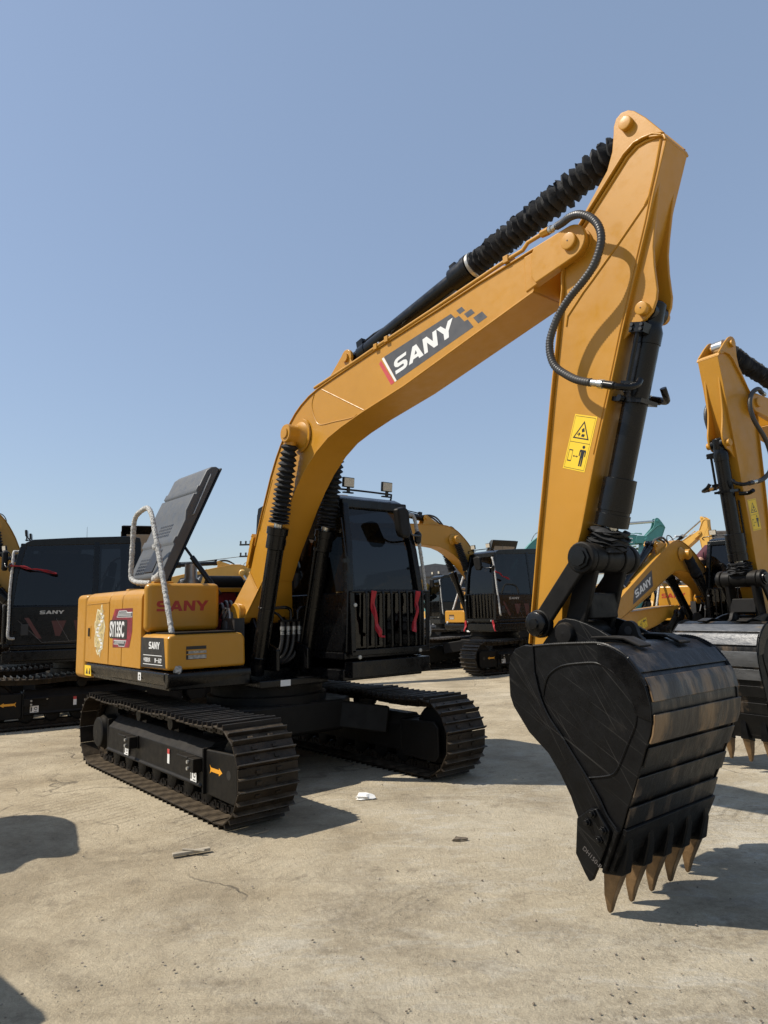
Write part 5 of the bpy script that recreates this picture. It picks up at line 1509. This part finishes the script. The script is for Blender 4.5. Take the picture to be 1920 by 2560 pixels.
# ---------------------------------------------------------------- ribbons tied to rails and guards
def ribbon(label, mtx, path, w, n=2, group='red ribbons tied on the machines'):
    mb = MB()
    for j in range(n):
        pts = smooth_path([Vector(p) + Vector((0.004 * j, 0.008 * j, -0.004 * j)) for p in path], 5)
        vs, fs = [], []
        for i, p in enumerate(pts):
            d = (pts[min(i + 1, len(pts) - 1)] - pts[max(i - 1, 0)]).normalized()
            sdir = Vector((0.25 * math.sin(i * 0.8 + j), 1, 0.2 * math.cos(i * 0.6)))
            sdir = (sdir - d * sdir.dot(d)).normalized()
            nn = d.cross(sdir)
            ww = w * (0.7 + 0.3 * math.sin(i * 0.5 + j)) / 2
            for a, t in ((-1, -1), (1, -1), (1, 1), (-1, 1)):
                vs.append(p + sdir * a * ww + nn * t * 0.003 + nn * 0.012 * math.sin(i * 0.9 + j))
        for i in range(len(pts) - 1):
            for k in range(4):
                q = (k + 1) % 4
                fs.append((4 * i + k, 4 * i + q, 4 * i + 4 + q, 4 * i + 4 + k))
        fs += [(3, 2, 1, 0), (4 * len(pts) - 4, 4 * len(pts) - 3, 4 * len(pts) - 2, 4 * len(pts) - 1)]
        mb.add(vs, fs)
    o = link('red_ribbon', mb.mesh('red_ribbon', M['red'], 0, 2, 60))
    o.matrix_world = mtx
    tag(o, label, 'ribbon', group)


mw = mainx.matrix_world
ribbon('long red ribbon on the cab guard, nearest the boom cylinders', mw, [(1.165, 0.47, 1.735), (1.16, 0.475, 1.57), (1.165, 0.50, 1.43), (1.168, 0.535, 1.33), (1.17, 0.575, 1.30)], 0.045, 3)
ribbon('red ribbon on the cab guard next to the foam-wrapped cab rail', mw, [(1.16, 1.05, 1.73), (1.16, 1.045, 1.60), (1.165, 1.02, 1.48), (1.165, 0.975, 1.33)], 0.05, 2)
lw = left.matrix_world
ribbon('red ribbon streaming from the rail of the black cab at left', lw, [(1.06, 1.21, 2.32), (0.9, 1.235, 2.29), (0.7, 1.25, 2.25), (0.45, 1.25, 2.20)], 0.07, 3)
mdw = mid.matrix_world
ribbon('short red ribbon on the pale rail beside the grey windscreen', mdw, [(1.07, 1.24, 2.22), (0.98, 1.27, 2.16), (0.86, 1.29, 2.09), (0.72, 1.29, 2.05)], 0.06, 2)
ribbon('red ribbon dangling under the cab guard, boom side, of the machine behind', mdw, [(1.14, 0.28, 1.14), (1.15, 0.27, 1.02), (1.15, 0.22, 0.90)], 0.07, 2)
ribbon('red ribbon dangling under the cab guard, door side, of the machine behind', mdw, [(1.14, 1.17, 1.15), (1.15, 1.19, 1.04), (1.15, 1.24, 0.92)], 0.06, 2)
lww = low.matrix_world
ribbon('broad red ribbon on the rail at the right edge of the yard', lww, [(1.08, 1.20, 1.95), (1.10, 1.24, 1.75), (1.11, 1.27, 1.55), (1.10, 1.25, 1.40)], 0.22, 2)


# ---------------------------------------------------------------- person bending on the deck of the lowered-boom machine
def person():
    base = lww @ Vector((-0.25, -0.42, 1.42))
    root = bpy.data.objects.new('person', None)
    C.objects.link(root)
    root.location = base
    root.rotation_euler = (0, 0, R(-8))
    tag(root, 'person in maroon shirt and dark trousers bending over behind the lowered boom', 'person')

    def skin_obj(name, verts, edges, radii, m, sub=2):
        me = bpy.data.meshes.new(name)
        me.from_pydata(verts, edges, [])
        o = bpy.data.objects.new(name + '_source', me)
        C.objects.link(o)
        md = o.modifiers.new('skin', 'SKIN')
        md.use_smooth_shade = True
        o.modifiers.new('sub', 'SUBSURF').levels = sub
        for sv, r in zip(me.skin_vertices[0].data, radii):
            sv.radius = (r, r) if not isinstance(r, tuple) else r
        me.skin_vertices[0].data[0].use_root = True
        dg = bpy.context.evaluated_depsgraph_get()
        out = bpy.data.meshes.new_from_object(o.evaluated_get(dg))
        bpy.data.objects.remove(o)
        out.materials.clear()
        out.materials.append(M[m])
        out.shade_smooth()
        return link(name, out, root)

    # faces +x, bent forward
    V = [(0, 0, 0.90), (0.12, 0, 1.05), (0.28, 0, 1.20), (0.40, 0, 1.27), (0.48, 0, 1.30),
         (0.36, 0.19, 1.24), (0.42, 0.24, 0.98), (0.55, 0.20, 0.78), (0.36, -0.19, 1.24), (0.44, -0.24, 0.98), (0.58, -0.18, 0.80),
         (0, 0.10, 0.86), (0.06, 0.12, 0.46), (-0.02, 0.13, 0.08), (0, -0.10, 0.86), (0.14, -0.12, 0.46), (0.06, -0.13, 0.08), (0.56, 0, 1.31), (0.66, 0, 1.30)]
    E_ = [(0, 1), (1, 2), (2, 3), (3, 4), (3, 5), (5, 6), (6, 7), (3, 8), (8, 9), (9, 10), (0, 11), (11, 12), (12, 13), (0, 14), (14, 15), (15, 16), (4, 17), (17, 18)]
    rr = [0.13, 0.14, 0.15, 0.11, 0.06, 0.075, 0.05, 0.036, 0.075, 0.05, 0.036, 0.10, 0.065, 0.045, 0.10, 0.065, 0.045, 0.085, 0.08]
    body = skin_obj('body', V, E_, rr, 'skin')
    skin_obj('shirt', [V[0], V[1], V[2], V[3], V[5], V[6], V[8], V[9]], [(0, 1), (1, 2), (2, 3), (3, 4), (4, 5), (3, 6), (6, 7)], [0.155, 0.165, 0.175, 0.13, 0.095, 0.07, 0.095, 0.07], 'shirt')
    skin_obj('trousers', [V[0], V[11], V[12], V[13], V[14], V[15], V[16]], [(0, 1), (1, 2), (2, 3), (0, 4), (4, 5), (5, 6)], [0.15, 0.12, 0.085, 0.075, 0.12, 0.085, 0.075], 'trousers')
    skin_obj('hair', [(0.58, 0, 1.37), (0.66, 0, 1.375), (0.52, 0, 1.36)], [(0, 1), (0, 2)], [0.075, 0.06, 0.06], 'hair')
    for s, w in ((1, V[7]), (-1, V[10])):
        vs = [w, (w[0] + 0.05, w[1], w[2] - 0.05)]
        es = [(0, 1)]
        rd = [0.034, 0.042]
        for k in range(4):
            b0 = len(vs)
            yy = w[1] + (-0.033 + 0.022 * k)
            vs += [(w[0] + 0.08, yy, w[2] - 0.09), (w[0] + 0.09, yy, w[2] - 0.125 - 0.008 * (k in (1, 2)))]
            es += [(1, b0), (b0, b0 + 1)]
            rd += [0.012, 0.010]
        b0 = len(vs)
        vs += [(w[0] + 0.03, w[1] - s * 0.05, w[2] - 0.07), (w[0] + 0.05, w[1] - s * 0.055, w[2] - 0.10)]
        es += [(1, b0), (b0, b0 + 1)]
        rd += [0.013, 0.011]
        skin_obj('glove', vs, es, rd, 'glove', 1)
    for w in (V[13], V[16]):
        part('shoe', 'shoe_foot', lambda: MB().prism([(-0.08, -0.10), (0.20, -0.10), (0.20, -0.05), (0.12, -0.01), (0.05, 0.04), (-0.07, 0.04)], -0.045, 0.045), 'trousers', root, Matrix.Translation((w[0], w[1], w[2] + 0.02)), 0.02)
    hd = MB().lathe((0.66, 0, 1.30), (1, 0, -0.25), [(0.05, 0.05), (0.085, 0.03), (0.10, 0.012)], 10)
    part('nose', 'nose', lambda: MB().lathe((0.72, 0, 1.285), (1, 0, -0.3), [(0, 0.022), (0.03, 0.012), (0.035, 0.004)], 8), 'skin', root)


person()


# ---------------------------------------------------------------- unseen buckets added out of frame at left to cast shadows on the ground
def shadow_bucket(label, x, y, yaw):
    src = None
    for o in left.children_recursive:
        if o.name.split('.')[0] == 'bucket':
            src = o
    r = bpy.data.objects.new('shadow_caster_bucket', None)
    C.objects.link(r)
    r.location = (x, y, 0)
    r.rotation_euler = (0, 0, R(yaw))
    r.scale = (1.3, 1.3, 1.3)
    tag(r, label, 'bucket')
    off = Matrix.Translation((-4.1, -YB, 0))

    def cp(o, parent, m, depth):
        c = o.copy()
        C.objects.link(c)
        c.parent = parent
        c.matrix_parent_inverse = Matrix.Identity(4)
        c.matrix_local = m
        if depth < 2:
            for ch in o.children:
                cp(ch, c, ch.matrix_local.copy(), depth + 1)
    cp(src, r, off, 1)


shadow_bucket('unseen bucket added left of the frame to cast the rounded ground shadow', -4.22, 5.0, 118)
shadow_bucket('unseen bucket added nearest the camera to cast the lower left shadow', -3.50, 2.78, 140)


# ---------------------------------------------------------------- distant buildings, poles, wires, trees
def building(label, x, y, yaw, w, d, h, wall, roof, wins, gable=0.0):
    r = bpy.data.objects.new('building', None)
    C.objects.link(r)
    r.location = (x, y, 0)
    r.rotation_euler = (0, 0, R(yaw))
    tag(r, label, 'building')
    part('wall', f'bw{x}', lambda: MB().box(-w / 2, w / 2, 0, d, 0, h), wall, r)
    part('roof', f'br{x}', lambda: MB().prism([(-w / 2 - .2, h), (w / 2 + .2, h), (w / 2 + .2, h + .18), (0, h + .18 + gable), (-w / 2 - .2, h + .18)], -0.25, d + .25), roof, r)
    n, rows = wins
    for j in range(rows):
        for i in range(n):
            cx = -w / 2 + w * (i + 0.5) / n
            cz = h * (j + 0.55) / rows
            fr = part('window', f'bwin{x}{w / n:.1f}{h / rows:.1f}', lambda: MB().box(-w / n * .28, w / n * .28, -0.06, -0.001, -h / rows * .25, h / rows * .25), 'concrete', r, Matrix.Translation((cx, 0, cz)))
            part('pane', f'bpan{x}{w / n:.1f}', lambda: MB().box(-w / n * .24, w / n * .24, -0.075, -0.061, -h / rows * .21, h / rows * .21), 'decalgrey', fr)


building('grey brick building with flat roof at the right edge', 28.0, 46.0, -8, 11.0, 8.0, 4.9, 'brick', 'roofgrey', (5, 2))
for k, dx in enumerate((-3.9, 0.0, 2.6)):
    b = link('water_tank', MB().box(26.2 + dx, 27.6 + dx, 48, 49.2, 5.25, 6.25).box(26.1 + dx, 27.7 + dx, 47.9, 49.3, 6.25, 6.4).mesh('water_tank', M['brick'], 0.03))
    tag(b, ['brick tank house, nearest one on the flat roof', 'brick tank house in the middle of the flat roof', 'brick tank house at the far end of the flat roof'][k], 'tank')
building('long grey shed with low gable far behind the cab', 3.4, 48.0, 3, 9.0, 10.0, 3.7, 'roofgrey', 'roofgrey', (5, 1), 0.7)
building('low brick shed behind the raised far boom', 23.0, 52.0, 0, 6.0, 6.0, 4.6, 'brick', 'roofgrey', (3, 2))
building('long pale wall of sheds at the back left of the yard', -26.0, 60.0, 6, 30.0, 6.0, 1.35, 'concrete', 'roofgrey', (10, 1))


def utility_pole(x, y, h):
    r = bpy.data.objects.new('utility_pole', None)
    C.objects.link(r)
    r.location = (x, y, 0)
    tag(r, 'dark utility pole with two cross arms behind the boom', 'pole')
    part('pole', 'upole', lambda: MB().cyl((0, 0, 0), (0, 0, h), 0.16, 0.11, 10), 'wire', r)
    for z in (h - 0.25, h - 1.0):
        a = part('cross_arm', f'uarm{z:.2f}', lambda: MB().box(-0.75, 0.75, -0.05, 0.05, z - 0.05, z + 0.05), 'wire', r)
        for dx in (-0.68, -0.35, 0.35, 0.68):
            part('insulator', 'uins', lambda: MB().lathe((0, 0, 0), (0, 0, 1), [(0, 0.03), (0.04, 0.06), (0.10, 0.05), (0.16, 0.07), (0.2, 0.03)], 8), 'wire', a, Matrix.Translation((dx, 0, z + 0.05)))


utility_pole(-8.62, 45.0, 6.15)


def wire(label, a, c, sag, r=0.03):
    a, c = Vector(a), Vector(c)
    pts = [a + (c - a) * (i / 24) - Vector((0, 0, sag * 4 * (i / 24) * (1 - i / 24))) for i in range(25)]
    o = link('power_line', MB().tube(pts, r, 6).mesh('power_line', M['wire']))
    tag(o, label, 'cable', 'power lines')


wire('thin power line running left from the utility pole', (-9.2, 45, 5.15), (-60, 62, 3.4), 0.4, 0.022)
wire('thin power line at the right of the sky, upper strand', (17.5, 62, 6.55), (60, 52, 9.6), 0.5, 0.04)
wire('power line strand behind the cab, rising to the right', (-5, 70, 5.2), (40, 74, 7.0), 0.3, 0.02)


def street_lamp(label, x, y, h, arms, ry=0):
    r = bpy.data.objects.new('street_lamp', None)
    C.objects.link(r)
    r.location = (x, y, 0)
    r.rotation_euler = (0, 0, R(ry))
    tag(r, label, 'street lamp')
    part('post', f'lpost{h}', lambda: MB().cyl((0, 0, 0), (0, 0, h), 0.13, 0.07, 10), 'pole_white', r)
    for s in arms:
        a = part('lamp_arm', f'larm{s}{h}', lambda: MB().tube([(0, 0, h - 0.9), (s * 0.5, 0, h - 0.3), (s * 1.1, 0, h - 0.05), (s * 1.7, 0, h)], 0.05, 8), 'pole_white', r)
        part('lamp_head', f'lhead{s}{h}', lambda: MB().box(s * 1.5 - 0.5, s * 1.5 + 0.5, -0.14, 0.14, h - 0.02, h + 0.10), 'pole_white', a, None, 0.04)


street_lamp('white double-armed street lamp beyond the teal boom', 24.0, 60.0, 7.2, (-1, 1))
street_lamp('white single-armed street lamp behind the boom foot', -11.8, 62.0, 5.75, (-1,))


def tree(label, x, y, h, rad, seed):
    rnd = random.Random(seed)
    r = bpy.data.objects.new('tree', None)
    C.objects.link(r)
    r.location = (x, y, 0)
    tag(r, label, 'tree', 'trees behind the yard')

    def trunk():
        mb = MB().tube([(0, 0, 0), (0.1, 0, h * 0.3), (0.0, 0.1, h * 0.6), (0.05, 0, h * 0.85)], [0.22, 0.17, 0.11, 0.05], 8)
        for k in range(6):
            a = rnd.uniform(0, 6.28)
            z = h * rnd.uniform(0.3, 0.65)
            mb.tube([(0, 0, z), (math.cos(a) * rad * 0.4, math.sin(a) * rad * 0.4, z + h * 0.12), (math.cos(a) * rad * 0.8, math.sin(a) * rad * 0.8, z + h * 0.2)], [0.09, 0.06, 0.02], 6)
        return mb
    part('trunk', f'trk{seed}', trunk, 'bark', r)

    def crown():
        mb = MB()
        cl = [(rnd.gauss(0, rad * 0.42), rnd.gauss(0, rad * 0.42), h * rnd.uniform(0.42, 0.97)) for _ in range(26)]
        for cx, cy, cz in cl:
            rr = rad * rnd.uniform(0.22, 0.42)
            for _ in range(110):
                d = Vector((rnd.gauss(0, 1), rnd.gauss(0, 1), rnd.gauss(0, 0.8))).normalized() * rr * rnd.uniform(0.5, 1.0)
                p = Vector((cx, cy, cz)) + d
                u = Vector((rnd.gauss(0, 1), rnd.gauss(0, 1), rnd.gauss(0, 1))).normalized() * 0.16
                w = Vector((rnd.gauss(0, 1), rnd.gauss(0, 1), rnd.gauss(0, 1))).normalized() * 0.10
                mb.add([p - u, p + w, p + u, p - w], [(0, 1, 2, 3)])
        return mb
    part('crown', f'crn{seed}', crown, 'leaf', r)


for k, (x, y, h, rad, lb) in enumerate(((20.5, 58, 6.0, 2.5, 'leafy green tree seen under the teal boom'), (23.5, 60, 5.6, 2.3, 'leafy green tree just right of the teal boom'), (26.5, 62, 5.2, 2.2, 'leafy green tree behind the lowered boom'), (31.5, 66, 5.0, 2.4, 'leafy green tree beside the brick building'))):
    tree(lb, x, y, h, rad, 20 + k)

# ---------------------------------------------------------------- litter, stones and clods on the ground
def crumple(name, label, x, y, s, m, cat, seed, flatten=0.35):
    rnd = random.Random(seed)
    bm = bmesh.new()
    bmesh.ops.create_icosphere(bm, subdivisions=2, radius=1)
    for v in bm.verts:
        v.co *= rnd.uniform(0.6, 1.25)
        v.co = Vector((v.co.x * s[0], v.co.y * s[1], max(-0.2, v.co.z) * s[2]))
    me = bpy.data.meshes.new(name)
    bm.to_mesh(me)
    bm.free()
    me.materials.append(M[m])
    o = link(name, me)
    o.location = (x, y, s[2] * 0.2)
    tag(o, label, cat)


crumple('paper_scrap', 'crumpled white paper scrap on the ground before the tracks', -0.22, 6.09, (0.085, 0.05, 0.035), 'paper', 'paper', 1)
o = link('wood_splinter', MB().bar((0, 0, 0.012), (0.22, 0.10, 0.015), 0.035, 0.02).bar((0.05, 0.05, 0.03), (0.20, 0.04, 0.02), 0.02, 0.012).mesh('wood_splinter', M['wood'], 0.004))
o.location = (-1.42, 4.78, 0)
tag(o, 'split piece of pale wood lying on the dirt', 'wood')
crumple('clod', 'dark clod lying right of the small crumbs, before the bucket', 0.46, 4.97, (0.05, 0.022, 0.022), 'darkstone', 'clod', 3)


def pebbles():
    rnd = random.Random(5)
    base = []
    for k in range(5):
        bm = bmesh.new()
        bmesh.ops.create_icosphere(bm, subdivisions=1, radius=1)
        vs = [v.co * rnd.uniform(0.7, 1.2) for v in bm.verts]
        fs = [tuple(v.index for v in f.verts) for f in bm.faces]
        bm.free()
        base.append((vs, fs))
    for name, m, n in (('gravel', 'stone', 3600), ('dirt_crumbs', 'darkstone', 2200)):
        mb = MB()
        for k in range(n):
            t = rnd.random()
            y = 2.2 + 11 * t * t
            x = rnd.uniform(-0.72, 0.72) * y * 0.95
            cl = mnoise.noise(Vector((x * 0.9, y * 0.9, 0.0 if m == 'stone' else 7.0)))
            if cl < rnd.uniform(-0.5, 0.45):
                continue
            s = min(0.0075, 0.0022 * rnd.paretovariate(2.4))
            vs, fs = base[k % 5]
            a = rnd.uniform(0, 6.28)
            mb.add([(x + (v.x * math.cos(a) - v.y * math.sin(a)) * s, y + (v.x * math.sin(a) + v.y * math.cos(a)) * s, v.z * s * 0.6 + s * 0.2) for v in vs], fs)
        tag(link(name, mb.mesh(name, M[m], 0, 1, 60)), kind='stuff')


pebbles()
